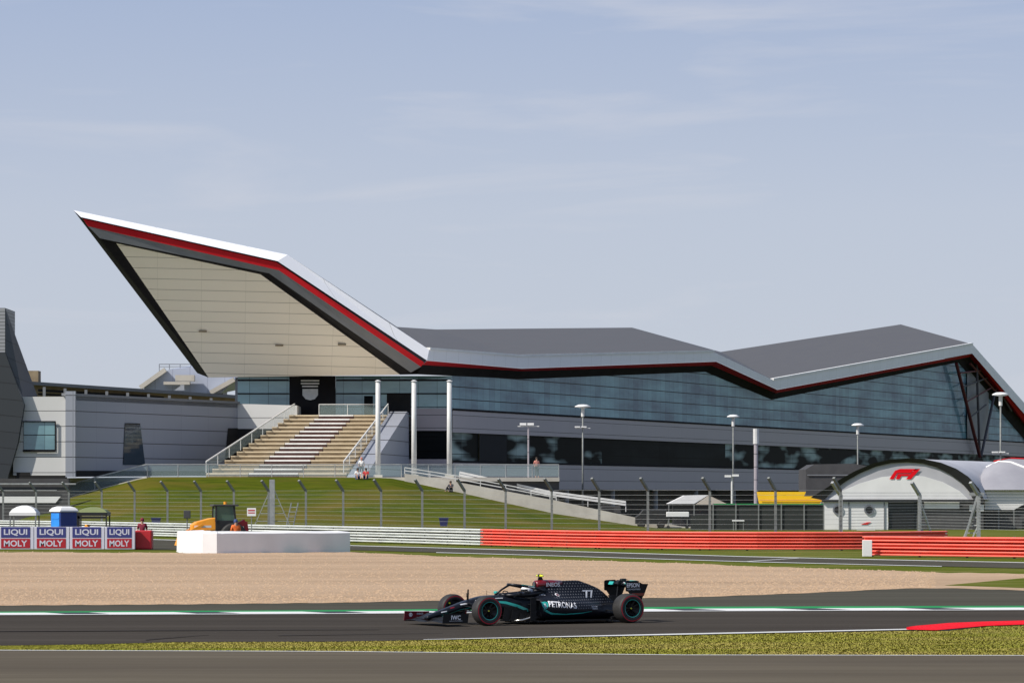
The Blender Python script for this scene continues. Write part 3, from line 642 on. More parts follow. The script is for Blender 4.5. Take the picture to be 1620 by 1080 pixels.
mb = MB()   # side walls
mb.prism([(sx(0,1),Ya-1,ZT-.1),(sx(1,1),Yb,ZTER+.35),(sx(1,1),Yb+6.3,ZTER+.35),(sx(1,1),Yb+6.3,ZT-.1)], (1.6,0,0)); rel(mb, st).build('side_wall', M['grey_wall'], st)
mb = MB().prism([(sx(1,0),Yb,ZTER-.05),(sx(1,1),Yb,ZTER-.05),(sx(1,1),YF,ZTER-.05),(sx(1,0),YF,ZTER-.05)], (0,0,-.3)); rel(mb, st).build('landing', M['cream_step'], st)
for f_ in (0, .98):
    p0 = Vector((sx(0,f_), Ya, ZT+.4)); p1 = Vector((sx(1,f_), Yb, ZTER+.05)); railing(st, [p0, p0.lerp(p1,.25), p0.lerp(p1,.5), p0.lerp(p1,.75), p1], 1.0, .05, 2.2, (1.0,), True, 'white_metal')
railing(st, [Vector((sx(1,.25), Yb+1, ZTER)), Vector((sx(1,.85), Yb+1, ZTER))], 1.05, .04, 2.0, (1.0,), True, 'white_metal')
# ---------------------------------------------------------------- left buildings
lw = thing('grey_block', 'long blue grey panelled low building left of the cream steps', 'building', (-38.5, 300, 0))
def LW(mb, name, mat, **k): return rel(mb, lw).build(name, M[mat], lw, **k)
G0 = Vector((xat(105,300), 300, 0)); G1 = Vector((xat(376,328), 328, 0)); G2 = Vector((xat(470,327.4), 327.4, 0)); ZW = 11.45
dirg = (G1-G0).normalized()
def gw(px, py, off=0):
    a = (px-PX)/F; s = (a*G0.y-G0.x)/(dirg.x-a*dirg.y); p = G0+dirg*s; nn = Vector((dirg.y,-dirg.x,0)); p = p+nn*off; return Vector((p.x,p.y,zat(py,p.y)))
def up(p, z): return Vector((p.x, p.y, z))
LW(MB().poly([up(G0,ZT+.2),up(G1,ZT+.2),up(G1,ZW),up(G0,ZW)]), 'wall', 'grey_wall')
LW(MB().poly([up(G1,zat(678,328)),up(G2,zat(678,327)),up(G2,zat(641,327)),up(G1,ZW)]), 'wall', 'pale_wall')  # same wall turning to the sun, its light put into a paler colour
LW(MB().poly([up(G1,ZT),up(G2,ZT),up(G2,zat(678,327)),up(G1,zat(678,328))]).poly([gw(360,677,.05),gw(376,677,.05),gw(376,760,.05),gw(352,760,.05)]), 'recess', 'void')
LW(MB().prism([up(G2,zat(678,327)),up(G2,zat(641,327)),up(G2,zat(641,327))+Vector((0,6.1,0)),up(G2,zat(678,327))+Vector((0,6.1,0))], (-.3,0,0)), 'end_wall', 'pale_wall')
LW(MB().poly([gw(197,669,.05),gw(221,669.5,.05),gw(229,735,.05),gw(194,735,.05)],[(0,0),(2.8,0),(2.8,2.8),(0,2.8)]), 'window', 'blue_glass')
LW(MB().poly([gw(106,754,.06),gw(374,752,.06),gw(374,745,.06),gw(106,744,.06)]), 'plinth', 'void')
LW(MB().bar(up(G0,ZW+.08)-Vector((.2,0,0)), up(G1,ZW+.08), .5, .22), 'coping', 'grey_trim')
pier = at(111, 0, 299.6); LW(MB().box((pier.x, 300.0, (ZW+.35+ZT)/2), (.85,.5,ZW+.35-ZT)), 'pier', 'grey_wall')
PL = Vector((xat(20,300),300.3,0)); LW(MB().prism([up(PL,ZT+.15),(xat(105,300),300.3,ZT+.15),(xat(105,300),300.3,zat(627,300)),up(PL,zat(627,300))], (0,18,0)), 'pale_wing', 'pale_wall')
win = LW(MB().poly([at(37,712,300.2),at(87,712,300.2),at(87,667,300.2),at(37,667,300.2)],[(0,0),(2.7,0),(2.7,2.4),(0,2.4)]), 'window', 'front_glass')
MB().bar(at(36,712.8,300.1)-lw.location, at(88,712.8,300.1)-lw.location, .12, .14).bar(at(36,666.5,300.1)-lw.location, at(88,666.5,300.1)-lw.location, .12, .1).bar(at(87.5,667,300.1)-lw.location, at(87.5,712,300.1)-lw.location, .1, .1).build('frame', M['black_trim'], win)
mb = MB().prism([up(G0,ZW),up(G1,ZW),(G1.x-2,G1.y+14,ZW),(G0.x+.6,G0.y+18,ZW)], (0,0,-.4)); LW(mb, 'roof', 'grey_trim')
LW(MB().poly([at(25,757,299.9),at(106,757,299.9),at(106,752,299.9),at(25,752,299.9)]).poly([at(26,752,299.88),at(48,752,299.88),at(48,747,299.88),at(26,747,299.88)]), 'plinth', 'void')
# dark slanted tower at the frame edge
tw = thing('tower', 'dark slate clad leaning tower at the left edge', 'building', (xat(-30,294), 294, 0))
def T(mb, name, mat): return rel(mb, tw).build(name, M[mat], tw)
YW = 299.6
T(MB().prism([at(-260,487,YW),at(8,487,YW),at(8,557,YW),at(-260,557,YW)], (0,6,0)), 'ribbed_cladding', 'ribbed')
T(MB().poly([at(8.5,487,YW),at(59,626,YW+6),at(36,627,YW+1),at(8.5,557,YW)]).poly([at(8.5,487,YW),at(59,626,YW+6),at(59,640,YW+10),at(8.5,487,YW+10)]), 'slate_face', 'slate')
T(MB().prism([at(-260,557.3,YW-.1),at(8,557.3,YW-.1),at(38,640,YW-.1),at(28,700,YW-.1),at(13,752,YW-.1),at(0,838,YW-.1),at(-260,838,YW-.1)], (0,9.5,0)), 'tower_body', 'dark_slate')
# low level in front of the tower
lb = thing('low_terrace', 'dark low terrace wall with a white band at the left edge below the tower', 'wall', at(30,838,289))
def LBp(mb, name, mat): return rel(mb, lb).build(name, M[mat], lb)
LBp(MB().box(at(-60,800,291.5), (18,1.0,4.6)), 'wall', 'darkgrey')
LBp(MB().poly([at(-200,795,290.9),at(88,795,290.9),at(96,785,290.9),at(-200,785,290.9)]), 'white_band', 'tent_white')
LBp(MB().bar(at(-200,765,290.8),at(120,765,290.8),.06,.12).bar(at(-200,775,290.8),at(90,775,290.8),.05,.06), 'rail', 'steel')
# buildings further back
gr = thing('garage_building', 'long low brown grey building with a flat roof and rails behind the grey block', 'building', at(200,780,372))
def GRp(mb, name, mat): return rel(mb, gr).build(name, M[mat], gr)
GRp(MB().prism([at(40,606,372),at(380,629,385),at(380,660,385),at(40,660,372)], (0,14,0)), 'wall', 'tan_riser')
GRp(MB().bar(at(40,605.5,371.6),at(380,628,384.6),1.0,.35), 'roof_edge', 'grey_trim')
GRp(MB().bar(at(60,617,371.7),at(330,633,383.5),.1,.25).bar(at(60,623,371.7),at(330,638,383.5),.1,.2), 'rail', 'black_trim')
for i in range(9): p = at(70+i*33, 612+i*2.2, 371.6+i*1.3); GRp(MB().bar(p, p-Vector((0,0,1.4)), .3,.12), 'pier', 'grey_trim')
GRp(MB().box(at(53,597,373), (1.3,2,1.4)), 'roof_box', 'tan_riser')
cv = thing('curved_roof_hall', 'hall with a pale slate curved roof and cream edge strips behind the long low building', 'building', at(300,780,400))
def CVp(mb, name, mat): return rel(mb, cv).build(name, M[mat], cv)
M['slate_roof'] = lined('pale_slate_roof', (.40,.44,.54), (.3,.33,.42), 2.0, .08, vec=(1,0,0), rough=.4)
CVp(MB().prism([at(228,612,400),at(252,596,400),at(268,584,400),at(300,581,400),at(345,588,400),at(372,600,400),at(350,622,400),at(228,625,400)], (3,12,1.2)), 'roof', 'slate_roof')
for q in (((222,613),(262,584.5)),((333,621),(371,600))): CVp(MB().bar(at(*q[0],399.5), at(*q[1],399.5), .7,.5), 'edge_strip', 'concrete')
CVp(MB().bar(at(252,576,401),at(302,576,401),.07,.08).bar(at(252,580,401),at(302,580,401),.06,.06), 'rail', 'grey_trim')
for x in (252,268,285,302): CVp(MB().bar(at(x,575.5,401),at(x,592,401),.08), 'post', 'grey_trim')
CVp(MB().box(at(293,598,399), (2.2,1,.7)).box(at(280,606,399), (3,1,.35)), 'roof_vent', 'concrete')
CVp(MB().box(at(295,650,405), (9,6,5)), 'wall', 'grey_trim')

# ---------------------------------------------------------------- barriers
def wav(path, name, label, mat, gapmat, hgt=1.0, rails=3, group='crash barriers beside the service road'):
    t = thing(name, label, 'barrier', (path[len(path)//2].x, path[len(path)//2].y, 0), group=group); k = Vector(t.location)
    rh = hgt/rails; prof = [(-.045,.03),(.045,.045),(.055,.075),(.05,.11),(-.045,.135),(-.045,.20),(.045,.215),(.055,.245),(.05,.28),(-.045,.305)]
    for i in range(rails):
        mb = MB(); R = []
        for j, p in enumerate(path):
            d = (path[min(j+1,len(path)-1)]-path[max(j-1,0)]).normalized(); nn = Vector((d.y,-d.x,0))
            R.append([p-k+nn*a_*2.0+Vector((0,0,i*rh+.02+b_*rh/.345)) for a_, b_ in prof])
        mb.loft(R, cap=False, closed=False).build('rail', mat, t)
    mb = MB(); R = []
    for j, p in enumerate(path):
        d = (path[min(j+1,len(path)-1)]-path[max(j-1,0)]).normalized(); nn = Vector((d.y,-d.x,0))
        R.append([p-k-nn*.14+Vector((0,0,.05)), p-k-nn*.14+Vector((0,0,hgt-.02))])
    mb.loft(R, cap=False, closed=False).build('gap_shade', gapmat, t)  # dark sheet that paints shade into the gaps between rails
    L_ = 0; last = -9
    for p, q in zip(path, path[1:]):
        L_ += (q-p).length
        if L_-last > 2.2: last = L_; MB().box(q-k+Vector((0,.26,hgt/2)), (.1,.14,hgt)).build('post', M['post'], t)
    return t
BY = [(-300,262),(0,262),(120,254),(250,240),(400,226),(560,213),(762,198),(830,193.5),(900,190),(970,187.2),(1040,185),(1120,183.4),(1200,182.6),(1280,182.5),(1360,183),(1440,185),(1515,188)]
def bpath(x0, x1, st_=12):
    r = []; x = x0
    while x < x1+.1: Y = ipl(BY, x); r.append(Vector((xat(x,Y), Y, 0))); x += st_
    return r
wav(bpath(-300, 762, 18), 'crash_barrier', 'white painted steel crash barrier left of the orange one, behind the white wall', M['rail_white'], M['rail_gap'])
wav(bpath(762.5, 1512, 15), 'crash_barrier', 'long orange steel crash barrier starting where the white barrier ends', M['rail_orange'], M['rail_gap_red'])
B2 = [(1366,165.5),(1500,162.5),(1620,160),(2100,155)]
wav([Vector((xat(x, ipl(B2,x)), ipl(B2,x), 0)) for x in range(1366, 2100, 15)], 'crash_barrier', 'nearer orange steel crash barrier with a white end panel at the right edge', M['rail_orange'], M['rail_gap_red'])
o = thing('marker_panel', 'small white upright panel closing the end of the nearer orange barrier', 'panel', (xat(1372,164.6),164.6,0))
MB().box((0,0,.4), (.46,.12,.78)).build('panel', M['tent_white'], o, bevel=.02); MB().box((0,.1,.25), (.1,.1,.5)).build('foot', M['post'], o)

# ---------------------------------------------------------------- debris fence
fn = thing('debris_fence', 'tall wire debris fence with cranked posts behind the crash barrier', 'fence', (0, 212, 0)); fk = Vector(fn.location)
PXS = [5,57,109,161,213,265,318,370,425,484,543,603,668,735,800,873,948,1025,1123,1227,1330]
FH = 3.85; tops = []; bots = []
for x in PXS:
    Y = ipl(BY, x)+1.2; p = Vector((xat(x,Y), Y, 0))-fk; d = Vector((-.42,-.55,.68)); kz = FH-.68
    MB().bar(p, p+Vector((0,0,kz)), .13, .13).bar(p+Vector((0,0,kz-.03)), p+Vector((0,0,kz-.03))+d, .14, .12).build('post', M['post'], fn)
    bots.append(p); tops.append(p+Vector((0,0,kz)))
for i in range(9):
    z = 1.1+i*(FH-.68-1.1)/8; mb = MB()
    for p, q in zip(bots, bots[1:]): mb.bar(p+Vector((0,-.1,z)), q+Vector((0,-.1,z)), .011, .011)
    mb.build('cable', M['steel'], fn)
mb = MB()
for p, q in zip(bots, bots[1:]): mb.poly([p+Vector((0,-.06,1)), q+Vector((0,-.06,1)), q+Vector((0,-.06,FH-.68)), p+Vector((0,-.06,FH-.68))])
mb.build('wire_mesh', M['mesh'], fn)
# heavier fence right
f2 = thing('debris_fence', 'multi cable debris fence with truss frames in front of the white arched hall', 'fence', (xat(1500,196),196,0)); k2 = Vector(f2.location)
F2 = [(1330,188.5),(1455,195),(1548,190),(1620,184),(1900,172)]
PX2 = [1330,1455,1548,1640,1740,1850]
b2 = [Vector((xat(x,ipl(F2,x)), ipl(F2,x), 0))-k2 for x in PX2]
for i, (x, p) in enumerate(zip(PX2, b2)):
    MB().bar(p, p+Vector((0,0,2.9)), .2, .2).bar(p+Vector((0,0,2.87)), p+Vector((-.5,-.5,3.6)), .18, .15).build('post', M['steel'], f2)
for p, sgn in ((b2[1], 1), (b2[2], -1)):
    q = p+Vector((.95*sgn,.4,0)); MB().bar(p+Vector((0,0,2.6)), q, .11).build('brace', M['steel'], f2)
    mb = MB()
    for j in range(1, 6): z = j*.42; t = 1-z/2.6; mb.bar(p+Vector((0,0,z)), p+Vector((.95*sgn*t,.4*t,z)), .06)
    mb.build('rung', M['steel'], f2); MB().bar(p+Vector((.55*sgn,.2,0)), p+Vector((.0,0,1.3)), .07).build('brace', M['steel'], f2)
mb = MB().bar(b2[2]+Vector((-.9,0,0)), b2[2]+Vector((0,0,3.1)), .1).bar(b2[2]+Vector((-.5,0,2.95)), b2[2]+Vector((.3,0,2.95)), .12); mb.build('gate_frame', M['steel'], f2)
for i in range(13):
    z = 1.05+i*.165; mb = MB()
    for p, q in zip(b2, b2[1:]): mb.bar(p+Vector((0,-.12,z)), q+Vector((0,-.12,z)), .018, .018)
    mb.build('cable', M['steel'], f2)
mb = MB()
for p, q in zip(b2, b2[1:]): mb.poly([p+Vector((0,-.07,1)), q+Vector((0,-.07,1)), q+Vector((0,-.07,3.1)), p+Vector((0,-.07,3.1))])
mb.build('wire_mesh', M['mesh'], f2)

# ---------------------------------------------------------------- text
def text_mesh(s, width, height, bold=.024):
    cu = D.curves.new('t', 'FONT'); cu.body = s; cu.align_x = 'CENTER'; cu.align_y = 'CENTER'; cu.extrude = .0; cu.resolution_u = 3; cu.offset = bold
    o = D.objects.new('t', cu); C.objects.link(o); bpy.context.view_layer.update()
    me = D.meshes.new_from_object(o.evaluated_get(bpy.context.evaluated_depsgraph_get())); D.objects.remove(o)
    v = [p.co.copy() for p in me.vertices]; f = [list(p.vertices) for p in me.polygons]
    if not v: return [], []
    x0 = min(p.x for p in v); x1 = max(p.x for p in v); y0 = min(p.y for p in v); y1 = max(p.y for p in v)
    return [((p.x-(x0+x1)/2)*width/(x1-x0), (p.y-(y0+y1)/2)*height/(y1-y0)) for p in v], f
def text_on(s, width, height, origin, ux, uz, name, mat, parent, th=0):
    v, f = text_mesh(s, width, height); mb = MB(); o = Vector(origin); ux = Vector(ux); uz = Vector(uz)
    mb.v = [o+ux*a+uz*b for a, b in v]; mb.f = f; return mb.build(name, mat, parent)

# ---------------------------------------------------------------- advert boards, red block, white wall
BD = [(-112,-62,'second board beyond'),(-56,-6,'x'),(1,50,'a'),(57,107,'b'),(113,163,'c'),(168,212,'d')]
bl = ['blue and red lettered advert board, leftmost of those in view', 'blue and red lettered advert board second from the left', 'blue and red lettered advert board third from the left', 'blue and red lettered advert board next to the red block']
YBd = 185.2
for i, (x0, x1) in enumerate(((-2.5,53.5),(54,110),(110.5,165.5),(166,213.5))):
    c = (x0+x1)/2; wd = (x1-x0)*YBd/F; t = thing('advert_board', bl[i], 'advert board', (xat(c,YBd), YBd, 0), group='advert boards along the gravel')
    MB().box((0,.16,.62), (wd-.01,.3,1.2)).build('panel', M['board_white'], t, bevel=.02)
    MB().box((-.03,0,.93), (wd*.82,.012,.56)).build('blue_field', M['board_navy'], t)
    MB().box((-.03,0,.34), (wd*.82,.012,.50)).build('red_field', M['board_red'], t)
    text_on('LIQUI', wd*.66, .36, (-.03,-.012,.92), (1,0,0), (0,0,1), 'lettering', M['board_white'], t)
    text_on('MOLY', wd*.66, .33, (-.03,-.012,.34), (1,0,0), (0,0,1), 'lettering', M['board_white'], t)
    for s_ in (-1,1): MB().bar((s_*wd*.35,.75,0), (s_*wd*.35,.31,.9), .05).build('strut', M['post'], t)
o = MB().box((0,0,.52), (.92,.9,1.02)).build('foam_block', M['red'], bevel=.07, loc=(xat(227.5,186), 186.1, 0)); tag(o, 'red padded block at the right end of the advert boards', 'block')
ws = thing('tyre_wall', 'curved low wall wrapped in white vinyl at the far edge of the gravel', 'barrier', (xat(345,173.6),173.6,0))
pl = [(279.5,178.4),(284,175.8),(298,174.3),(320,173.7),(343,173.6),(356,173.9),(554,177.9)]
fr_ = []
for x, Y in pl: fr_.append(Vector((xat(x,Y),Y,0)))
# smooth
fr2 = [fr_[0]]
for p, q in zip(fr_, fr_[1:]): fr2 += [p.lerp(q, .33), p.lerp(q, .66), q] if q is not fr_[-1] else [p.lerp(q, k/8) for k in range(1,9)]
mb = MB(); R = []
for j, p in enumerate(fr2):
    d = (fr2[min(j+1,len(fr2)-1)]-fr2[max(j-1,0)]).normalized(); nn = Vector((-d.y,d.x,0)); q = p-Vector(ws.location); hh = 1.07+.012*math.sin(j*1.7)-.05*(j/len(fr2))
    R.append([q, q+nn*.02+Vector((0,0,hh-.05)), q+nn*.1+Vector((0,0,hh)), q+nn*1.3+Vector((0,0,hh+.05)), q+nn*1.4+Vector((0,0,hh-.05)), q+nn*1.4])
mb.loft(R); mb.build('vinyl_cover', M['wall_vinyl'], ws, smooth=False)
mb = MB().bar(fr2[0]-ws.location+Vector((0,-.03,.03)), fr2[4]-ws.location+Vector((0,-.03,.03)), .04,.05); mb.build('base_strip', M['white_metal'], ws)

# ---------------------------------------------------------------- cabins and canopies at the left
def canopy(name, label, px, top, eave, halfpx, Y, topmat, postmat, dome=True, bodyext=None):
    t = thing(name, label, 'gazebo', (xat(px,Y), Y, 0)); hw = halfpx*Y/F; ze = zat(eave,Y); zt = zat(top,Y)
    rings = []
    for f_, g_ in ((1,0),(.82,.45),(.5,.82),(.18,.98)): rings.append([(sx_*hw*f_, sy_*hw*f_, ze+(zt-ze)*g_) for sx_, sy_ in ((-1,-1),(1,-1),(1,1),(-1,1))])
    MB().loft(rings).build('canopy_top', M[topmat], t)
    for sx_ in (-1,1):
        for sy_ in (-1,1): MB().bar((sx_*hw*.95,sy_*hw*.95,0),(sx_*hw*.95,sy_*hw*.95,ze), .07).build('leg', M[postmat], t)
    MB().box((0,-hw,ze-.09),(2*hw,.03,.18)).box((0,hw,ze-.09),(2*hw,.03,.18)).box((-hw,0,ze-.09),(.03,2*hw,.18)).box((hw,0,ze-.09),(.03,2*hw,.18)).build('valance', M[topmat if dome else 'black'], t)
    return t
canopy('gazebo', 'small white pop up gazebo at the far left behind the advert boards', 39, 799, 810, 21, 200, 'tent_white', 'post')
t = canopy('gazebo', 'green topped gazebo with an open dark frame beside the blue toilet', 148, 801.5, 810, 24, 196, 'tent_green', 'black', False)
MB().bar((-.8,-.8,1.65),(.8,-.8,1.65),.1,.12).bar((-.8,-.8,0),(-.8,-.8,1.95),.26,.1).build('frame', M['black'], t)
o = MB().tube([(0,0,0),(0,0,.95),(0,0,1.25)], [.28,.26,.1], 12).build('drum', M['orange'], loc=(xat(138,196),196,0), smooth=True); tag(o, 'orange drum under the green topped gazebo', 'drum')
tl = thing('portable_toilet', 'bright blue portable toilet with a white domed roof behind the advert boards', 'toilet', (xat(101,193),193,0), rz=math.radians(38))
MB().box((0,0,.99),(1.06,1.06,1.98)).build('cabin', M['dark_blue'], tl, bevel=.04)
MB().box((-.54,0,1.0),(.03,.86,1.8)).build('door', M['bright_blue'], tl); 
mb = MB()
for i in range(4): mb.box((-.56,0,.35+i*.42),(.03,.7,.08))
mb.build('door_rib', M['bright_blue'], tl)
MB().loft([[(s_*.6*f_, q_*.6*f_, z) for s_, q_ in ((-1,-1),(1,-1),(1,1),(-1,1))] for f_, z in ((1,1.97),(1,2.06),(.8,2.2),(.45,2.28))]).build('roof', M['tent_white'], tl, bevel=.03)

# ---------------------------------------------------------------- tractor behind the white wall
tr = thing('tractor', 'yellow orange tractor loader with a dark cab parked behind the white wall', 'tractor', (xat(345,184),184,0), rz=math.radians(180+14))
MB().loft([[(x,-w_,z0),(x,w_,z0),(x,w_*.9,z1),(x,-w_*.9,z1)] for x,w_,z0,z1 in ((1.45,.38,.75,1.35),(1.2,.45,.7,1.5),(.5,.5,.7,1.68),(.15,.52,.7,1.72))]).build('bonnet', M['orange'], tr, bevel=.04)
cab = MB().box((-.35,0,1.2),(1.15,1.1,.75)).build('cab_base', M['black'], tr, bevel=.03)
for x in (.2,-.85):
    for y in (-.55,.55): MB().bar((x,y,1.5),(x*.9,y*.9,2.33),.09).build('cab_pillar', M['black'], tr)
MB().box((-.33,0,2.37),(1.35,1.25,.1)).build('cab_roof', M['darkgrey'], tr, bevel=.03)
M['cab_glass'] = see('cab_glass', (.10,.17,.14), .75, .05); MB().box((-.33,0,1.93),(1.02,.98,.8)).build('cab_glass', M['cab_glass'], tr)
MB().tube([(-.35,.2,2.42),(-.35,.2,2.56)],.09,10).build('beacon', M['orange'], tr)
for x, r in ((1.0,.45),(-.7,.72)):
    for y in (-.72,.72):
        wv = MB().lathe([(r*.55,-.17),(r*.9,-.19),(r,-.13),(r,.13),(r*.9,.19),(r*.55,.17)],24,(x,y,r)).build('wheel', M['tyre'], tr, smooth=True)
        MB().lathe([(.02,-.1),(r*.55,-.14),(r*.56,.14),(.02,.1)],20,(x,y,r)).build('rim', M['orange'], wv)
MB().bar((.9,-.62,1.35),(1.75,-.62,.9),.13).bar((.9,.62,1.35),(1.75,.62,.9),.13).bar((1.6,-.7,.95),(1.6,.7,.95),.1).build('loader_arm', M['orange'], tr)
MB().prism([(1.65,-.85,.25),(2.2,-.85,.25),(1.95,-.85,1.0),(1.65,-.85,1.0)],(0,1.7,0)).build('bucket', M['orange'], tr)
MB().box((.9,.56,1.25),(.9,.02,.12)).build('side_stripe', M['cloth_white'], tr)
MB().bar((-.9,0,1.2),(-1.45,0,1.5),.3,.3).bar((-1.45,0,1.5),(-1.55,0,.8),.2,.2).build('rear_arm', M['red'], tr)
o = thing('speaker_box', 'small dark box on a thin pole left of the tractor', 'box', (xat(296,188),188,0)); MB().tube([(0,0,0),(0,0,1.7)],.03).build('pole', M['post'], o); MB().box((0,0,1.86),(.36,.2,.42)).build('case', M['darkgrey'], o, bevel=.02)
o = thing('warning_sign', 'small white sign with red bars on a thin post right of the tractor', 'sign', (xat(398,215),215,0)); MB().tube([(0,0,0),(0,0,1.7)],.03).build('pole', M['post'], o)
sg_ = MB().box((0,-.05,1.85),(.55,.03,.5)).build('plate', M['tent_white'], o); MB().box((0,-.07,1.95),(.42,.01,.08)).box((0,-.07,1.8),(.42,.01,.06)).build('red_bar', M['red'], sg_)
o = thing('lattice_stand', 'pale lattice stand with sloping braces standing behind the white barrier', 'mast', (xat(430,226),226.3,0))
MB().box((0,0,1.95),(.34,.3,3.9)).build('column', M['steel'], o)
for s_ in (-1,1):
    MB().bar((s_*1.15,0,.9),(s_*.1,0,3.3),.05).build('brace', M['steel'], o)
mb = MB()
for z in (1.2,1.7,2.2,2.7): wd = 1.15*(3.4-z)/2.4; mb.bar((-wd,0,z),(wd,0,z),.05)
mb.build('cross_bar', M['steel'], o)
o = thing('ladder', 'leaning pale ladder right of the lattice stand', 'ladder', (xat(460,224),224,0))
for s_ in (-.22,.22): MB().bar((s_-.25,0,0),(s_+.25,.2,2.4),.06).build('side_rail', M['steel'], o)
mb = MB()
for i in range(7): z = .3+i*.3; mb.bar((-.25-.22+z*.21,0,z),(-.25+.22+z*.21,0,z),.04)
mb.build('rung', M['steel'], o)
for x, Y, lab in ((247,268,'small navy bin at the foot of the bank left of the tractor'),(702,266,'small navy bin at the foot of the bank under the ramp')):
    o = thing('litter_bin', lab, 'bin', (xat(x,Y),Y,zat(830,Y)-.1)); MB().loft([[(-.26,-.22,0),(.26,-.22,0),(.26,.22,0),(-.26,.22,0)],[(-.34,-.28,.55),(.34,-.28,.55),(.34,.28,.55),(-.34,.28,.55)]]).build('body', M['navy'], o); MB().box((0,0,.6),(.74,.62,.1)).build('lid', M['navy'], o)
    o['label'] = lab

# ---------------------------------------------------------------- flag poles and lamp posts
for i, (x, lab) in enumerate(((598,'tall pale pole rising at the right edge of the steps, leftmost of three'),(655,'middle of the three tall pale poles before the front glass'),(711,'rightmost of the three tall pale poles by the glass corner'))):
    Y = 306.0; o = thing('pole', lab, 'pole', (xat(x,Y),Y,ZT), group='tall pale poles on the terrace'); h = zat(603,Y)-ZT
    MB().tube([(0,0,0),(0,0,h)],[.23,.21],14).build('shaft', M['pole'], o, smooth=True); MB().box((0,0,.12),(.8,.8,.24)).build('base', M['concrete'], o); MB().tube([(0,0,h),(0,0,h+.12)],[.3,.1],14).build('cap', M['pole'], o)
def lamp(x, top, Y, w_, lab, br=None):
    o = thing('lamp_post', lab, 'lamp post', (xat(x,Y),Y,0), group='dish lamp posts before the glass facade'); h = zat(top,Y)
    MB().tube([(0,0,0),(0,0,h-.2)],[.10,.07],10).build('pole', M['post'], o, smooth=True)
    hd = MB().lathe([(.02,h+.15),(w_*.25,h+.13),(w_*.5,h-.02),(w_*.5,h-.1),(.1,h-.2)],20,axis='z').build('dish', M['tent_white'], o, smooth=True)
    MB().tube([(0,0,h-1.0),(0,0,h-.2)],[.16,.16],10).build('collar', M['white_metal'], o)
    if br:
        z = zat(br,Y); MB().bar((-.7,0,z),(.7,0,z),.07).build('bracket', M['pole'], o)
        for s_ in (-.5,.1): MB().box((s_,-.15,z+.12),(.5,.35,.10)).build('floodlight', M['tent_white'], o)
lamp(922,642,325,1.5,'dish topped lamp post with twin floodlights before the middle of the glass facade', 677)
lamp(1160,658,345,1.25,'dish topped lamp post below the low dip of the roof edge')
lamp(1357,671.5,362,1.3,'dish topped lamp post just left of the white arched hall')
lamp(1583,623,296,1.45,'tall dish topped lamp post over the white arched hall at right', 717)
o = thing('floodlight_post', 'short post with two small floodlights above the beige canopy', 'lamp post', (xat(1158,300),300,0)); h = zat(754,300)
MB().tube([(0,0,0),(0,0,h)],.09,8).build('pole', M['pole'], o)
for s_ in (-.35,.3): MB().box((s_,-.1,h+.1+.1*s_),(.55,.3,.18)).build('floodlight', M['tent_white'], o)
o = thing('floodlight_post', 'thin post with twin floodlights before the window band right of the poles', 'lamp post', (xat(836,322),322,0)); h = zat(674,322)
MB().tube([(0,0,0),(0,0,h)],.08,8).build('pole', M['grey_panel'], o); MB().bar((-1,0,h),(1,0,h),.08).build('bracket', M['pole'], o)
for s_ in (-.5,.2): MB().box((s_,-.1,h+.2),(.6,.3,.2)).build('floodlight', M['tent_white'], o)
o = thing('pole', 'plain grey pole standing before the facade above the yellow trailer', 'pole', (xat(1196,335),335,0)); MB().tube([(0,0,0),(0,0,zat(678,335))],.2,10).build('shaft', M['grey_panel'], o); MB().tube([(0,0,zat(702,335)),(0,0,zat(678,335))],.28,10).build('upper_sleeve', M['pole'], o)

# ---------------------------------------------------------------- paddock at the right
Y = 292.0
struct(MB().poly([(xat(890,305),305,0.0),(3000,284,0.0),(3000,1600,0.0),(300,560,0.0),(5,345,0.0)]).build('paddock_yard', M['yard']))
sc = thing('screen_fence', 'long dark green screened fence across the paddock left of the arched hall', 'fence', (xat(1180,284),284,0)); k3 = Vector(sc.location)
xsn = [1092,1128,1164,1200,1236,1272,1303]
for x0, x1 in zip(xsn, xsn[1:]):
    h0 = zat(797.5,284) if x0 > 1120 else 1.2
    MB().box(Vector(((xat(x0,284)+xat(x1,284))/2,284,h0/2))-k3, (xat(x1,284)-xat(x0,284)-.05,.06,h0)).build('screen_panel', M['screen'], sc)
for x in xsn[1:]: MB().bar(Vector((xat(x,284),283.9,0))-k3, Vector((xat(x,284),283.9,zat(796,284)))-k3, .1).build('post', M['post'], sc)
MB().bar(Vector((xat(1128,284),283.9,zat(797,284)))-k3, Vector((xat(1303,284),283.9,zat(797,284)))-k3, .08).build('rail', M['green_paint'], sc)
yt = thing('trailer', 'bright yellow stepped trailer body above the screen fence', 'trailer', (xat(1253,310),310,0)); k4 = Vector(yt.location)
MB().prism([at(1203,797.5,309),at(1302,797.5,309),at(1304,784,309),at(1275,784,309),at(1275,777.5,309),at(1201,777.5,309)], (0,2.4,0))
mb = MB().prism([at(1204,798,309),at(1303,798,309),at(1303,784.5,309),at(1272,784.5,309),at(1275,777.5,309),at(1200,777.5,309)], (0,2.4,0)); rel(mb, yt).build('body', M['yellow'], yt)
rel(MB().bar(at(1203,791,308.9),at(1303,791,308.9),.03,.06), yt).build('trim', M['orange'], yt); rel(MB().box(at(1250,812,310),(5,2.2,.4)), yt).build('chassis', M['black'], yt)
for x in (1222,1285):
    rel(MB().lathe([(.02,-.15),(.48,-.15),(.5,0),(.48,.15),(.02,.15)],18,(xat(x,309.2),309.2,.5)), yt).build('wheel', M['tyre'], yt)
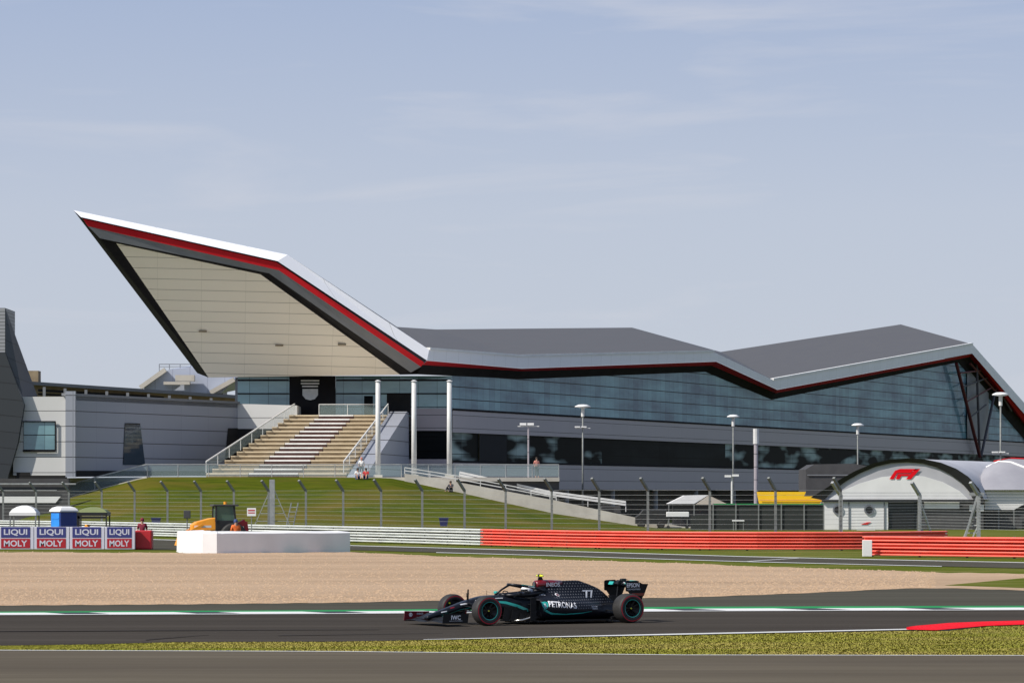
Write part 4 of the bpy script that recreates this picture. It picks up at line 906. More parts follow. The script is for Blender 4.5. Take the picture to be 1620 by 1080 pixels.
# black hall behind
bh = thing('black_marquee', 'black flat topped marquee behind the left end of the arched hall', 'marquee', (xat(1320,318),318,0))
rel(MB().prism([at(1275,838,317),at(1275,742,317),at(1288,734,317),at(1350,733,317),at(1390,740,317),at(1390,838,317)], (0,8,0)), bh).build('cover', M['darkgrey'], bh)
rel(MB().bar(at(1277,751,316.9),at(1345,751,316.9),.05,.08), bh).build('seam', M['grey_trim'], bh)
# canopies
cn = thing('canopy', 'white roofed marquee with a beige right slope behind the fence left of the yellow trailer', 'marquee', (xat(1100,318),318,0))
rel(MB().prism([at(1056,796.5,316),at(1083,783.5,316),at(1121,782.5,316),at(1098,796.5,316)], (0,3,.0)), cn).build('roof', M['tent_white'], cn)
rel(MB().poly([at(1121,782.5,316),at(1152,797,316),at(1152,799,321),at(1121,784,321)]).poly([at(1121,783,315.9),at(1152,797.5,315.9),at(1100,797.5,315.9)]), cn).build('roof_slope', M['tent_beige'], cn)
rel(MB().box(at(1108,815,319),(5,4,2.2)), cn).build('side_wall', M['black'], cn)
for x in (1058,1098,1150): rel(MB().bar(at(x,797,316),up(at(x,797,316),0),.09), cn).build('leg', M['post'], cn)
def van(x, Y, wpx, top, lab, mat, name='parked_van', cat='van', low=False):
    o = thing(name, lab, cat, (xat(x,Y),Y,0)); L_ = wpx*Y/F; h = zat(top,Y)
    a = L_/2
    if low: pr = [(-a,.35),(-a,.8),(-a*.75,.92),(-a*.45,h),(a*.45,h),(a*.75,.95),(a,.8),(a,.35)]
    else: pr = [(-a,.35),(-a,1.0),(-a*.8,1.15),(-a*.55,h),(a*.97,h),(a,h*.9),(a,.35)]
    MB().prism([(p,-.85,q) for p,q in pr],(0,1.7,0)).build('body', M[mat], o, bevel=.06)
    wz = 1.15 if not low else .92
    MB().prism([(-a*.7,-.87,wz),(-a*.48,-.87,h-.12),(a*.4,-.87,h-.12),(a*.62 if low else a*.4,-.87,wz)],(0,1.74,0)).build('window', M['black'], o)
    for q in (-a*.62,a*.62):
        for yy in (-.8,.8): MB().lathe([(.02,-.1),(.26,-.11),(.32,0),(.26,.11),(.02,.1)],16,(q,yy,.32)).build('wheel', M['tyre'], o)
    if low:
        for sg_ in (-1,1): MB().poly([(sg_*(a*.73+.02),-.68,.98),(sg_*(a*.73+.02),.68,.98),(sg_*(a*.47+.02),.6,h-.1),(sg_*(a*.47+.02),-.6,h-.1)]).build('windscreen', M['black'], o)
    return o
o = thing('trolley', 'black trolley carrying a long white case beneath the white marquee', 'trolley', (xat(1072,296),296,0))
MB().box((0,0,.95),(2.1,1.0,.1)).build('deck', M['black'], o)
MB().box((0,0,1.22),(1.9,.8,.42)).build('case', M['tent_white'], o, bevel=.03)
for sx_ in (-.8,.8):
    for sy_ in (-.4,.4): MB().bar((sx_,sy_,.25),(sx_,sy_,.9),.06).build('leg', M['post'], o); MB().lathe([(.02,-.05),(.13,-.05),(.13,.05),(.02,.05)],12,(sx_,sy_,.13)).build('wheel', M['tyre'], o)
o = thing('table', 'small white topped table standing at the foot of the screen fence', 'table', (xat(1168,283),283,0))
MB().box((0,0,.78),(.95,.6,.10)).build('tabletop', M['tent_white'], o, bevel=.01)
for sx_ in (-.4,.4):
    for sy_ in (-.22,.22): MB().bar((sx_,sy_,0),(sx_,sy_,.74),.05).build('leg', M['post'], o)
van(1030,300,50,806,'black van in the shade left of the white low car','black')
van(962,306,40,800,'dark grey van in the shade near the foot of the ramp','darkgrey')
# arched hall
YH = 288.0
ah = thing('arched_hall', 'white arched hospitality hall with a black rim and a red emblem on its gable', 'building', (xat(1420,YH),YH,0))
def AH(mb, name, mat, **k): return rel(mb, ah).build(name, M[mat], ah, **k)
arc = [(1282,787),(1300,776),(1325,760),(1352,745),(1380,733),(1408,726.5),(1436,724.5),(1462,726),(1488,731.5),(1512,741),(1532,754),(1548,772),(1556,790)]
inn = [(1303,791),(1318,776),(1338,761),(1362,747.5),(1386,737.5),(1410,732),(1436,730.5),(1460,732.5),(1482,739),(1502,749),(1520,762),(1533,777),(1540,791)]
mb = MB()
for (a_, b_, c_, d_) in zip(arc, arc[1:], inn[1:], inn): mb.poly([at(*a_,YH-.3),at(*b_,YH-.3),at(*c_,YH-.15),at(*d_,YH-.15)])
AH(mb, 'black_rim', 'black')
AH(MB().poly([at(*p,YH) for p in inn]), 'gable', 'tent_grey')  # grey left showing above the white panel paints the shading under the arch
AH(MB().poly([at(x,y,YH-.05) for x,y in ((1308,791),(1330,777),(1360,764),(1395,754),(1430,750.5),(1462,753),(1492,762),(1518,776),(1534,791))]), 'gable_panel', 'tent_white')
mb = MB(); R = []
for dx, dy_, dY in ((0,0,-.3),(30,-1.5,6),(80,-1,14),(230,3,34)):
    R.append([up(at(x+dx*(.25+.75*(x-1282)/274), y+dy_, YH), 0)*1 if False else Vector(((x-PX+dx)*(YH)/F, YH+dY, zat(y,YH)-.0*dY)) for x, y in arc])
mb.loft(R, cap=False, closed=False); AH(mb, 'roof_skin', 'tent_grey', smooth=True)
AH(MB().bar(at(1300,791.5,YH-.35),at(1556,791.5,YH-.35),.25,.18), 'beam', 'black')
AH(MB().prism([at(1303,838,YH-.2),at(1405,838,YH-.2),at(1405,793.5,YH-.2),at(1303,793.5,YH-.2)],(0,3,0)), 'cabin', 'tent_white')
for x in (1325.5,1375):
    AH(MB().lathe([(.0,.0),(.30,.0)],20,at(x,806,YH-.3)), 'porthole', 'black'); AH(MB().lathe([(.30,-.02),(.42,-.02),(.42,.05)],20,at(x,806,YH-.3)), 'porthole_ring', 'grey_trim')
AH(MB().bar(at(1343,794,YH-.25),at(1343,838,YH-.25),.08).bar(at(1399,794,YH-.25),at(1399,838,YH-.25),.08), 'trim', 'grey_trim')
AH(MB().box(at(1426,815,YH+.1),(2.1,.2,2.4)), 'door', 'black'); AH(MB().box(at(1426,799,YH-.05),(2.1,.1,.7)), 'door_glass', 'darkgrey')
AH(MB().prism([at(1446,838,YH+.1),at(1556,838,YH+.1),at(1556,793,YH+.1),at(1446,793,YH+.1)],(0,3,0)), 'side_wall', 'darkgrey')
AH(MB().box(at(1490,799,YH-.05),(2.9,.1,.55)), 'white_header', 'tent_white'); AH(MB().box(at(1545,803,YH-.05),(1.2,.1,.55)), 'white_header', 'tent_white')
# red slanted emblem: two stripes bending into a numeral
mb = MB()
def sl_(pts): mb.poly([at(x,y,YH-.10) for x,y in pts])
sl_([(1407,757.5),(1414,757.5),(1419,748),(1441,748),(1444,744.5),(1455,741.3),(1424,741.3),(1416,744)]); sl_([(1417,757.5),(1423,757.5),(1426,752.5),(1437,752.5),(1440,749.4),(1420.5,749.4)])
sl_([(1433,757.5),(1441,757.5),(1456,741.3),(1448,741.3)])
AH(mb, 'emblem', 'red_paint')
o = thing('small_sign', 'white board with a small red emblem standing before the cabin of the arched hall', 'sign', (xat(1370,YH-3),YH-3,0)); kk = Vector(o.location)
rel(MB().box(at(1370,829,YH-3.1),(1.5,.1,.95)), o).build('board', M['tent_white'], o); rel(MB().prism([at(1362,829,YH-3.2),at(1372,825.5,YH-3.2),at(1378,825.5,YH-3.2),at(1372,829,YH-3.2)],(0,.03,0)), o).build('mark', M['red_paint'], o)
rel(MB().bar(up(at(1363,829,YH-3),0),at(1363,829,YH-3),.06).bar(up(at(1377,829,YH-3),0),at(1377,829,YH-3),.06), o).build('leg', M['post'], o)
# second arched tent at the edge
a2 = thing('arched_tent', 'grey roofed arched tent with a red roof line at the right edge', 'marquee', (xat(1620,296),296,0))
arc2 = [(1548,760),(1556,742),(1572,730),(1596,725),(1625,726),(1655,731),(1690,741),(1725,756)]
R = [[at(x, 774.5, 290.9) for x, y in arc2]]+[[at(x, lerp(774.5,y,t), lerp(290.9,296,t)) for x, y in arc2] for t in (.33,.66,1)]+[[Vector((at(x,y,296).x+dY*.3, 296+dY, zat(y,296)-.02*dY)) for x, y in arc2] for dY in (8, 16)]
rel(MB().loft(R, cap=False, closed=False), a2).build('roof_skin', M['tent_dim'], a2, smooth=True)
def onroof(x, t): y = ipl(arc2, x); return at(x, lerp(774.5,y,t), lerp(290.9,296,t)-.08)
rel(MB().tube([onroof(x, t) for x, t in ((1560,1),(1580,.97),(1600,.88),(1622,.72),(1645,.5),(1670,.2))], .10, 6), a2).build('seam', M['tent_white'], a2)
rel(MB().tube([at(x, ipl(arc2,x)-.6, 296) for x in (1572,1596,1625,1655,1690)], .07, 6), a2).build('red_edge', M['red_trim'], a2)
rel(MB().prism([at(1558,806,291.5),at(1604,806,291.5),at(1622,796,291.5),at(1720,796,291.5),at(1720,773,291.5),at(1558,773,291.5)],(0,3,0)), a2).build('white_wall', M['tent_white'], a2)
rel(MB().prism([at(1558,838,291.8),at(1720,838,291.8),at(1720,797,291.8),at(1558,805,291.8)],(0,3,0)), a2).build('lower_wall', M['darkgrey'], a2)
for x in (1580,1604): rel(MB().bar(at(x,806,291.3),at(x,838,291.3),.1), a2).build('post', M['post'], a2)

# ---------------------------------------------------------------- people
def skin_mesh(nodes, edges, sub=1):
    me = D.meshes.new('k'); me.from_pydata([n[0] for n in nodes], edges, []); o = D.objects.new('k', me); C.objects.link(o)
    m = o.modifiers.new('s', 'SKIN'); m.use_smooth_shade = True
    for i, n in enumerate(nodes): me.skin_vertices[0].data[i].radius = (n[1], n[1]*(n[2] if len(n) > 2 else 1)); me.skin_vertices[0].data[i].use_root = (i == 0)
    if sub: m2 = o.modifiers.new('u', 'SUBSURF'); m2.levels = sub; m2.render_levels = sub
    bpy.context.view_layer.update(); r = D.meshes.new_from_object(o.evaluated_get(bpy.context.evaluated_depsgraph_get())); D.objects.remove(o); return r
def person(label, loc, rz, pose, top, bottom, hair='hair', cap=None, scale=1, group=None):
    t = thing('person', label, 'person', loc, rz, group)
    if pose == 'stand':
        J = {'pel':(0,0,.95),'ch':(0,.02,1.30),'nk':(0,0,1.48),'hd':(0,-.02,1.60),'ht':(0,-.01,1.70),'hl':(-.1,0,.90),'kl':(-.11,-.03,.50),'al':(-.12,.02,.09),'fl':(-.13,-.16,.04),'hr':(.1,0,.90),'kr':(.12,-.02,.50),'ar':(.13,.03,.09),'fr':(.14,-.15,.04),'sl':(-.19,0,1.42),'el':(-.25,.03,1.14),'wl':(-.22,-.12,.92),'sr':(.19,0,1.42),'er':(.25,.02,1.14),'wr':(.23,-.14,.93)}
    else:
        J = {'pel':(0,0,.14),'ch':(0,.06,.50),'nk':(0,.0,.68),'hd':(0,-.04,.80),'ht':(0,-.03,.90),'hl':(-.11,-.05,.13),'kl':(-.14,-.42,.42),'al':(-.14,-.60,.07),'fl':(-.15,-.76,.05),'hr':(.11,-.05,.13),'kr':(.15,-.40,.40),'ar':(.16,-.62,.07),'fr':(.17,-.78,.05),'sl':(-.19,.03,.62),'el':(-.26,-.14,.40),'wl':(-.18,-.36,.42),'sr':(.19,.03,.62),'er':(.26,-.12,.40),'wr':(.18,-.36,.43)}
    Rr = {'pel':.13,'ch':.14,'nk':.06,'hd':.095,'ht':.08,'hl':.095,'kl':.06,'al':.045,'fl':.035,'hr':.095,'kr':.06,'ar':.045,'fr':.035,'sl':.065,'el':.045,'wl':.03,'sr':.065,'er':.045,'wr':.03}
    E = [('pel','ch'),('ch','nk'),('nk','hd'),('hd','ht'),('pel','hl'),('hl','kl'),('kl','al'),('al','fl'),('pel','hr'),('hr','kr'),('kr','ar'),('ar','fr'),('ch','sl'),('sl','el'),('el','wl'),('ch','sr'),('sr','er'),('er','wr')]
    keys = list(J)
    def part(name, ks, grow, mat, sub=1):
        kk = [k for k in keys if k in ks]; ix = {k:i for i, k in enumerate(kk)}
        me = skin_mesh([(J[k], Rr[k]+grow) for k in kk], [(ix[a], ix[b]) for a, b in E if a in ix and b in ix], sub)
        me.materials.clear(); me.materials.append(mat); me.name = name; o = D.objects.new(name, me); C.objects.link(o); o.parent = t; return o
    part('body', keys, 0, M['skin'])
    part('shirt', ['pel','ch','sl','el','sr','er'], .018, M[top]); part('trousers', ['pel','hl','kl','al','hr','kr','ar'] if bottom != 'shorts' else ['pel','hl','kl','hr','kr'], .016, M['cloth_blue' if bottom == 'shorts' else bottom])
    hx, hy, hz = J['hd']
    MB().lathe([(.02,.20),(.07,.185),(.105,.12),(.11,.06),(.09,.0)],14,(hx,hy+.025,hz-.02),'z').build('cap' if cap else 'hair', M[cap or hair], t, smooth=True)
    if cap: MB().box((hx,hy-.12,hz+.06),(.14,.1,.015)).build('cap_peak', M[cap], t)
    return t
def bankz(px, Y):
    t = (Y-YB)/(YT-YB); zt = max(0, zat(ipl(TOPE, px), YT)); return zt*(t*t*(3-2*t)*.35+t*.65)
Yp = 300.6
person('person in a red top seated on the bank edge below the steps, left of two', (xat(566,Yp),Yp,bankz(566,Yp)), .2, 'sit', 'cloth_white', 'shorts', group='seated spectators')
person('person in a bright red top seated on the bank edge, right of two together', (xat(579,Yp),Yp,bankz(579,Yp)), -.2, 'sit', 'cloth_red', 'shorts', group='seated spectators')
for o in D.objects:
    if o.get('label', '').startswith('person in a red top seated on the bank edge below'): o['label'] = 'person in a white top seated on the bank edge, left of two together'
person('person in a white top and dark cap standing behind the balustrade at the steps foot', (xat(572,305.2),305.2,ZT), .1, 'stand', 'cloth_white', 'cloth_dark', cap='cloth_pink')
person('person in dark clothes seated by the top of the ramp', (xat(713,300.0),300.0,bankz(713,300.0)), -.5, 'sit', 'cloth_dark', 'cloth_dark')
person('person in a pink top standing at the right end of the terrace balustrade', (xat(849,306),306,ZT), .4, 'stand', 'cloth_pink', 'cloth_dark')
person('marshal in maroon overalls standing behind the red block', (xat(225,188.5),188.5,-.1), 0, 'stand', 'cloth_maroon', 'cloth_maroon', cap='cloth_maroon')
person('marshal in orange with a blue cap standing just right of the tractor', (xat(373,181.5),181.5,-.12), .5, 'stand', 'cloth_orange', 'cloth_dark', cap='cloth_blue')

# ---------------------------------------------------------------- racing car
TH = math.radians(208.2); YC = 79.4
car = thing('racing_car', 'black open wheel racing car with teal stripes, number 77 and red banded tyres', 'racing car', (xat(742.5,YC), YC, .013), TH)
def CP(mb, name, mat, parent=None, **k): return mb.build(name, M[mat], parent or car, **k)
def ring(x, prof):
    r = [(x, y, z) for y, z in prof]; l = [(x, -y, z) for y, z in reversed(prof) if y > 1e-6]
    return r+l
# monocoque and nose
st_ = [(1.13,.085,.135,.205),(1.10,.10,.125,.225),(.8,.115,.19,.32),(.5,.14,.27,.42),(.2,.17,.32,.52),(-.1,.205,.35,.605),(-.3,.23,.33,.650),(-.6,.27,.26,.662),(-.9,.31,.16,.662),(-1.2,.33,.10,.63),(-1.5,.33,.08,.60),(-1.8,.33,.08,.60)]
R = []
for x, w_, zb, zt in st_:
    h = zt-zb; R.append(ring(x, [(0,zb),(w_*.75,zb),(w_,zb+h*.18),(w_,zb+h*.62),(w_*.82,zt-h*.10),(w_*.5,zt),(0,zt)]))
mono = CP(MB().loft(R), 'monocoque', 'car_black', smooth=True, sub=1)
# engine cover and sidepods
st2 = [(-1.46,.50,.66,.54,.34,.60,.16,.66),(-1.56,.55,.72,.575,.35,.62,.17,.72),(-1.8,.56,.74,.57,.30,.66,.12,.80),(-2.05,.56,.73,.55,.26,.66,.06,.955),(-2.4,.52,.69,.52,.23,.63,.03,.985),(-2.76,.43,.60,.475,.19,.58,.022,.988),(-2.84,.42,.58,.47,.18,.57,.022,.985),(-2.90,.41,.56,.465,.175,.56,.022,.968),(-3.1,.34,.47,.43,.15,.52,.018,.90),(-3.4,.25,.35,.38,.12,.46,.015,.80),(-3.62,.18,.25,.34,.09,.40,.015,.62),(-3.8,.12,.19,.31,.07,.35,.015,.45),(-4.15,.07,.11,.27,.05,.31,.015,.35)]
R = []
for x, wb_, ws_, zs, wc, zc, wt_, zt in st2:
    R.append(ring(x, [(0,.08),(wb_,.08),(ws_,.20),(ws_,zs-.12),(ws_-min(.1,ws_*.3),zs),(wc,zc),(lerp(wc,wt_,.55),lerp(zc,zt,.4)),(wt_,zt-.04),(0,zt)]))
cover = CP(MB().loft(R), 'engine_cover', 'stars', smooth=True, sub=1)
# body BVH for printing
def bvh(o):
    dg = bpy.context.evaluated_depsgraph_get(); bpy.context.view_layer.update(); e = o.evaluated_get(bpy.context.evaluated_depsgraph_get()); me = e.to_mesh()
    b = BVHTree.FromPolygons([v.co.copy() for v in me.vertices], [list(p.vertices) for p in me.polygons]); e.to_mesh_clear(); return b
bc = bvh(cover); bm_ = bvh(mono)
def yon(b, x, z, fb=.3):
    h = b.ray_cast(Vector((x, 2.5, z)), Vector((0,-1,0))); y = h[0].y if h[0] is not None else fb
    return max(y, .145) if (x > -2.3 and .78 < z < .99) else y
def cprint(s, x, z, w_, h_, name, mat, b, slope=0, parent=None, off=.016, italic=0):
    v, f = text_mesh(s, w_, h_); mb = MB(); 
    for a_, c_ in v:
        X_ = x-a_-c_*italic; Z_ = z+c_+slope*a_; mb.v.append(Vector((X_, yon(b, X_, Z_)+off, Z_)))
    mb.f = f; return mb.build(name, M[mat], parent or car)
def cstripe(pts, b, mat, name, parent, n=24, off=.005):
    """pts: (x, z_low, z_high)"""
    mb = MB(); P0 = None
    for i in range(n+1):
        t = i/n; x = lerp(pts[0][0], pts[-1][0], t); q = [(-p[0], p[1]) for p in pts]; q2 = [(-p[0], p[2]) for p in pts]
        z0 = ipl(q, -x); z1 = ipl(q2, -x); P = [Vector((x, yon(b,x,z0)+off, z0)), Vector((x, yon(b,x,(z0+z1)/2)+off, (z0+z1)/2)), Vector((x, yon(b,x,z1)+off, z1))]
        if P0: mb.poly([P0[0],P[0],P[1],P0[1]]); mb.poly([P0[1],P[1],P[2],P0[2]])
        P0 = P
    return mb.build(name, M[mat], parent)
cprint('PETRONAS', -2.06, .435, .76, .14, 'lettering', 'car_white', bc, slope=-.07, parent=cover)
cprint('77', -3.06, .655, .30, .18, 'race_number', 'silver', bc, parent=cover, italic=-.12)
text_on('INEOS', .36, .095, (-2.10,.156,.885), (-1,0,0), (0,0,1), 'lettering', M['car_white'], cover)
cprint('AMG', -1.72, .665, .14, .035, 'lettering', 'silver', bc, parent=cover)
cprint('PETRONAS', -3.02, .37, .22, .028, 'lettering', 'silver', bc, parent=cover); cprint('PRIMAX', -3.02, .325, .20, .028, 'lettering', 'silver', bc, parent=cover)
# droplet emblem before the lettering, small red ringed badge
def cpoly(pts, b, name, mat, parent, off=.006):
    mb = MB(); mb.poly([(x, yon(b,x,z)+off, z) for x, z in pts]); return mb.build(name, M[mat], parent)
cpoly([(-1.52,.50),(-1.60,.515),(-1.665,.50),(-1.66,.41),(-1.62,.355),(-1.56,.355),(-1.53,.41)], bc, 'droplet_emblem', 'teal', cover, .02)
cpoly([(-1.565,.47),(-1.60,.47),(-1.585,.43),(-1.62,.43),(-1.61,.39),(-1.575,.385),(-1.57,.40)], bc, 'droplet_mark', 'silver', cover, .026)
cpoly([(-2.12+.055*math.cos(a_), .655+.035*math.sin(a_)) for a_ in [i*math.pi/6 for i in range(12)]], bc, 'badge', 'car_white', cover); cpoly([(-2.12+.045*math.cos(a_), .655+.026*math.sin(a_)) for a_ in [i*math.pi/6 for i in range(12)]], bc, 'badge_centre', 'car_red', cover, .009)
cstripe([(-1.56,.30,.36),(-1.75,.215,.255),(-2.1,.20,.225),(-2.6,.225,.245),(-2.9,.265,.272)], bc, 'teal', 'teal_stripe', cover)
cstripe([(-.55,.50,.535),(-.8,.46,.52),(-1.1,.37,.44),(-1.35,.27,.34)], bm_, 'teal', 'teal_stripe', mono)
cstripe([(.75,.19,.205),(.3,.34,.352),(-.05,.41,.425),(-.15,.43,.45)], bm_, 'teal', 'teal_stripe', mono)
cprint('mercedes', -.62, .585, .24, .028, 'lettering', 'silver', bm_, parent=mono) if False else cprint('AKKODIS', -.62, .585, .24, .024, 'lettering', 'silver', bm_, parent=mono) if False else None
# small white and red marks along the nose
for x, z, l_, mt_ in ((.55,.38,.10,'car_red'),(.30,.46,.16,'silver'),(.78,.29,.14,'silver'),(-.06,.545,.12,'silver')):
    cpoly([(x,z-.012),(x-l_,z+.012),(x-l_,z+.035),(x,z+.012)], bm_, 'nose_mark', mt_, mono)
cstripe([(-.50,.585,.60),(-.74,.588,.606)], bm_, 'silver', 'small_lettering', mono, 6)
# airbox
R = []
for x, ry, z0, z1 in ((-1.70,.115,.795,.965),(-1.74,.135,.78,.985),(-1.9,.14,.77,.995),(-2.15,.12,.79,.99),(-2.4,.06,.84,.975)):
    R.append([(x+(.05 if k else 0)*0-.12*((z0+z1)/2+(z1-z0)/2*math.sin(a_)-(z0+z1)/2)*-1, ry*math.cos(a_), (z0+z1)/2+(z1-z0)/2*math.sin(a_)) for a_ in [i*2*math.pi/20 for i in range(20)]])
ab = CP(MB().loft(R), 'airbox', 'car_red', smooth=True)
CP(MB().loft([[(x, .85*ry*math.cos(a_), .88+.075*math.sin(a_)) for a_ in [i*2*math.pi/16 for i in range(16)]] for x, ry in ((-1.69,.1),(-1.685,.1))]), 'intake', 'rim', ab)
CP(MB().box((-1.683,0,.88),(.006,.012,.14)), 'divider', 'silver', ab)
CP(MB().prism([(-1.78,-.015,.98),(-1.92,-.015,.99),(-1.88,-.015,1.06),(-1.80,-.015,1.06)],(0,.03,0)), 'camera_mount', 'carbon')
CP(MB().tube([(-1.835,-.155,1.085),(-1.83,-.05,1.09),(-1.83,.05,1.09),(-1.835,.155,1.085)],[.018,.028,.028,.018],10), 'camera_pod', 'lime', smooth=True)
CP(MB().box((-1.84,0,1.10),(.10,.07,.05)), 'camera_body', 'black', bevel=.01)
# cockpit
CP(MB().loft([[(x,-w_,z0),(x,w_,z0),(x,w_,z1),(x,-w_,z1)] for x,w_,z0,z1 in ((-1.12,.20,.625,.64),(-1.55,.21,.60,.635))]), 'cockpit_floor', 'black')
for s_ in (-1,1):
    CP(MB().tube([(-.85,s_*.20,.655),(-1.1,s_*.27,.655),(-1.4,s_*.29,.665),(-1.65,s_*.25,.70),(-1.85,s_*.16,.76)],[.035,.05,.06,.07,.08],8), 'cockpit_side', 'car_black', smooth=True)
CP(MB().tube([(-.85,-.2,.655),(-.80,0,.67),(-.85,.2,.655)],[.03,.04,.03],8), 'dash_top', 'car_black', smooth=True)
CP(MB().tube([(-.95,-.15,.66),(-.93,-.11,.735),(-.92,0,.75),(-.93,.11,.735),(-.95,.15,.66)],.012,6), 'windscreen_edge', 'carbon')
CP(MB().loft([[(x,-.17,.62),(x,.17,.62),(x,.15,z1),(x,-.15,z1)] for x,z1 in ((-1.62,.74),(-1.75,.84),(-1.9,.86))]), 'headrest', 'carbon', smooth=True)
# halo
hp = [(-1.76,.30,.745),(-1.6,.31,.80),(-1.4,.29,.845),(-1.2,.23,.875),(-1.06,.12,.892),(-1.02,0,.895)]
hl = CP(MB().tube(hp+[(x,-y,z) for x,y,z in reversed(hp[:-1])],.031,10), 'halo', 'car_black', smooth=True)
CP(MB().tube([(-1.03,0,.885),(-.85,0,.79),(-.66,0,.655)],[.026,.022,.026],10), 'halo_pillar', 'car_black', hl, smooth=True)
CP(MB().bar((-1.22,.26,.895),(-1.50,.325,.85),.006,.022), 'teal_strip', 'teal', hl); CP(MB().bar((-1.36,.315,.857),(-1.52,.343,.825),.004,.018), 'small_lettering', 'silver', hl)
# mirrors
for s_ in (-1,1):
    mr = CP(MB().box((-1.0,s_*.56,.70),(.09,.15,.06)), 'mirror', 'teal' if s_ < 0 else 'car_black', bevel=.015)
    CP(MB().bar((-1.0,s_*.52,.68),(-1.0,s_*.30,.62),.03,.012), 'mirror_stalk', 'carbon', mr)
CP(MB().box((-1.32,.36,.725),(.16,.03,.05)), 'side_screen', 'black', bevel=.008)
# nose fin and antenna
CP(MB().prism([(.02,-.006,.56),(.07,-.006,.56),(.045,-.006,.80),(.015,-.006,.80)],(0,.012,0)).box((.045,0,.70),(.03,.12,.012)).bar((.045,-.05,.70),(.045,-.05,.62),.008), 'sensor_fin', 'carbon')
CP(MB().tube([(-.45,0,.66),(-.45,0,.76)],.006,6), 'antenna', 'carbon')
# floor, plank, bargeboards
fl = [(-.95,.30),(-1.15,.62),(-1.55,.80),(-3.2,.80),(-3.38,.60),(-4.0,.50)]
CP(MB().prism([(x,y,.055) for x,y in fl]+[(x,-y,.055) for x,y in reversed(fl)],(0,0,.022)), 'floor', 'carbon')
CP(MB().bar((-1.55,.805,.085),(-3.2,.805,.085),.015,.03).bar((-1.55,-.805,.085),(-3.2,-.805,.085),.015,.03), 'floor_edge', 'carbon')
CP(MB().box((-2.2,0,.045),(2.4,.3,.02)), 'plank', 'tan_riser')
for s_ in (-1,1):
    for i, (x0, x1, y, z0, z1) in enumerate(((-.62,-.98,.44,.10,.40),(-.78,-1.18,.52,.09,.33),(-.95,-1.28,.60,.08,.26),(-1.08,-1.34,.68,.08,.22))):
        CP(MB().prism([(x0,s_*y,z0),(x1,s_*(y+.05),z0),(x1,s_*(y+.06),z1),(x0-.06,s_*y,z1)],(0,.01,0)), 'bargeboard', 'carbon')
    CP(MB().tube([(-.85,s_*.60,.09),(-1.02,s_*.66,.10),(-1.18,s_*.72,.15),(-1.26,s_*.76,.26)],[.012,.026,.022,.010],8), 'turning_vane', 'alu', smooth=True)
    CP(MB().loft([[(x,s_*.76,z0),(x,s_*.78,z0),(x-.02,s_*.78,z1),(x-.02,s_*.76,z1)] for x,z0,z1 in ((-1.16,.09,.60),(-1.30,.09,.62))]).box((-1.28,s_*.64,.60),(.22,.30,.018)).box((-1.24,s_*.72,.46),(.14,.14,.014)).box((-1.24,s_*.72,.33),(.14,.14,.014)), 'pod_deflector', 'carbon')
    CP(MB().box((-1.475,s_*.52,.44),(.02,.30,.20)), 'pod_inlet', 'rim')
# front wing
def wingsec(x, z, ch_, th): return [(x,z),(x-ch_*.3,z+th),(x-ch_,z+th*.6),(x-ch_*.5,z-th*.2)]
for i, (x0, z0, ch_, ang) in enumerate(((1.17,.085,.20,.10),(1.0,.115,.14,.30),(.88,.150,.12,.40),(.78,.185,.12,.5))):
    R = []
    for y in [-.96,-.8,-.6,-.4,-.2,-.12,.12,.2,.4,.6,.8,.96]:
        a_ = abs(y); drop = .0 if a_ > .5 else .0; xx_ = x0+.06*(1-a_); zz = z0-(.06*i*(.25 if a_ > .85 else 0)) + (.02 if .3 < a_ < .7 else 0)
        if i > 0 and a_ < .3: zz = .12+.01*i
        R.append([(xx_,y,zz),(xx_-ch_*.4,y,zz+.014+ang*ch_*.35),(xx_-ch_,y,zz+ang*ch_+.004),(xx_-ch_*.5,y,zz+ang*ch_*.35)])
    CP(MB().loft(R), 'front_wing_main' if i == 0 else 'front_wing_flap', 'carbon')
for s_ in (-1,1):
    ep = CP(MB().prism([(1.19,s_*.975,.075),(.56,s_*.985,.065),(.53,s_*.985,.28),(1.17,s_*.975,.295)],(0,.014,0)), 'front_endplate', 'carbon' if s_ > 0 else 'car_red')
    CP(MB().prism([(1.19,s_*.93,.07),(.56,s_*.93,.06),(.56,s_*1.0,.06),(1.19,s_*1.0,.07)],(0,0,.012)), 'footplate', 'carbon', ep)
    if s_ > 0:
        text_on('IWC', .24, .10, (.86,1.003,.20), (-1,0,0), (0,0,1), 'lettering', M['car_white'], ep); text_on('SCHAFFHAUSEN', .32, .018, (.86,1.003,.125), (-1,0,0), (0,0,1), 'lettering', M['silver'], ep)
    else:
        text_on('INEOS', .16, .045, (.78,-.955,.23), (-1,0,0), (0,0,1), 'lettering', M['silver'], ep)
        CP(MB().lathe([(.028,0),(.045,0)],16,(1.02,-.955,.21)).box((1.02,-.955,.21),(.02,.002,.05)), 'round_badge', 'car_white', ep)
        CP(MB().box((.8,-.955,.15),(.12,.002,.012)), 'small_lettering', 'silver', ep)
    CP(MB().prism([(1.02,s_*.09,.10),(.70,s_*.09,.13),(.72,s_*.09,.26),(1.0,s_*.09,.19)],(0,.01,0)), 'wing_pylon', 'carbon')
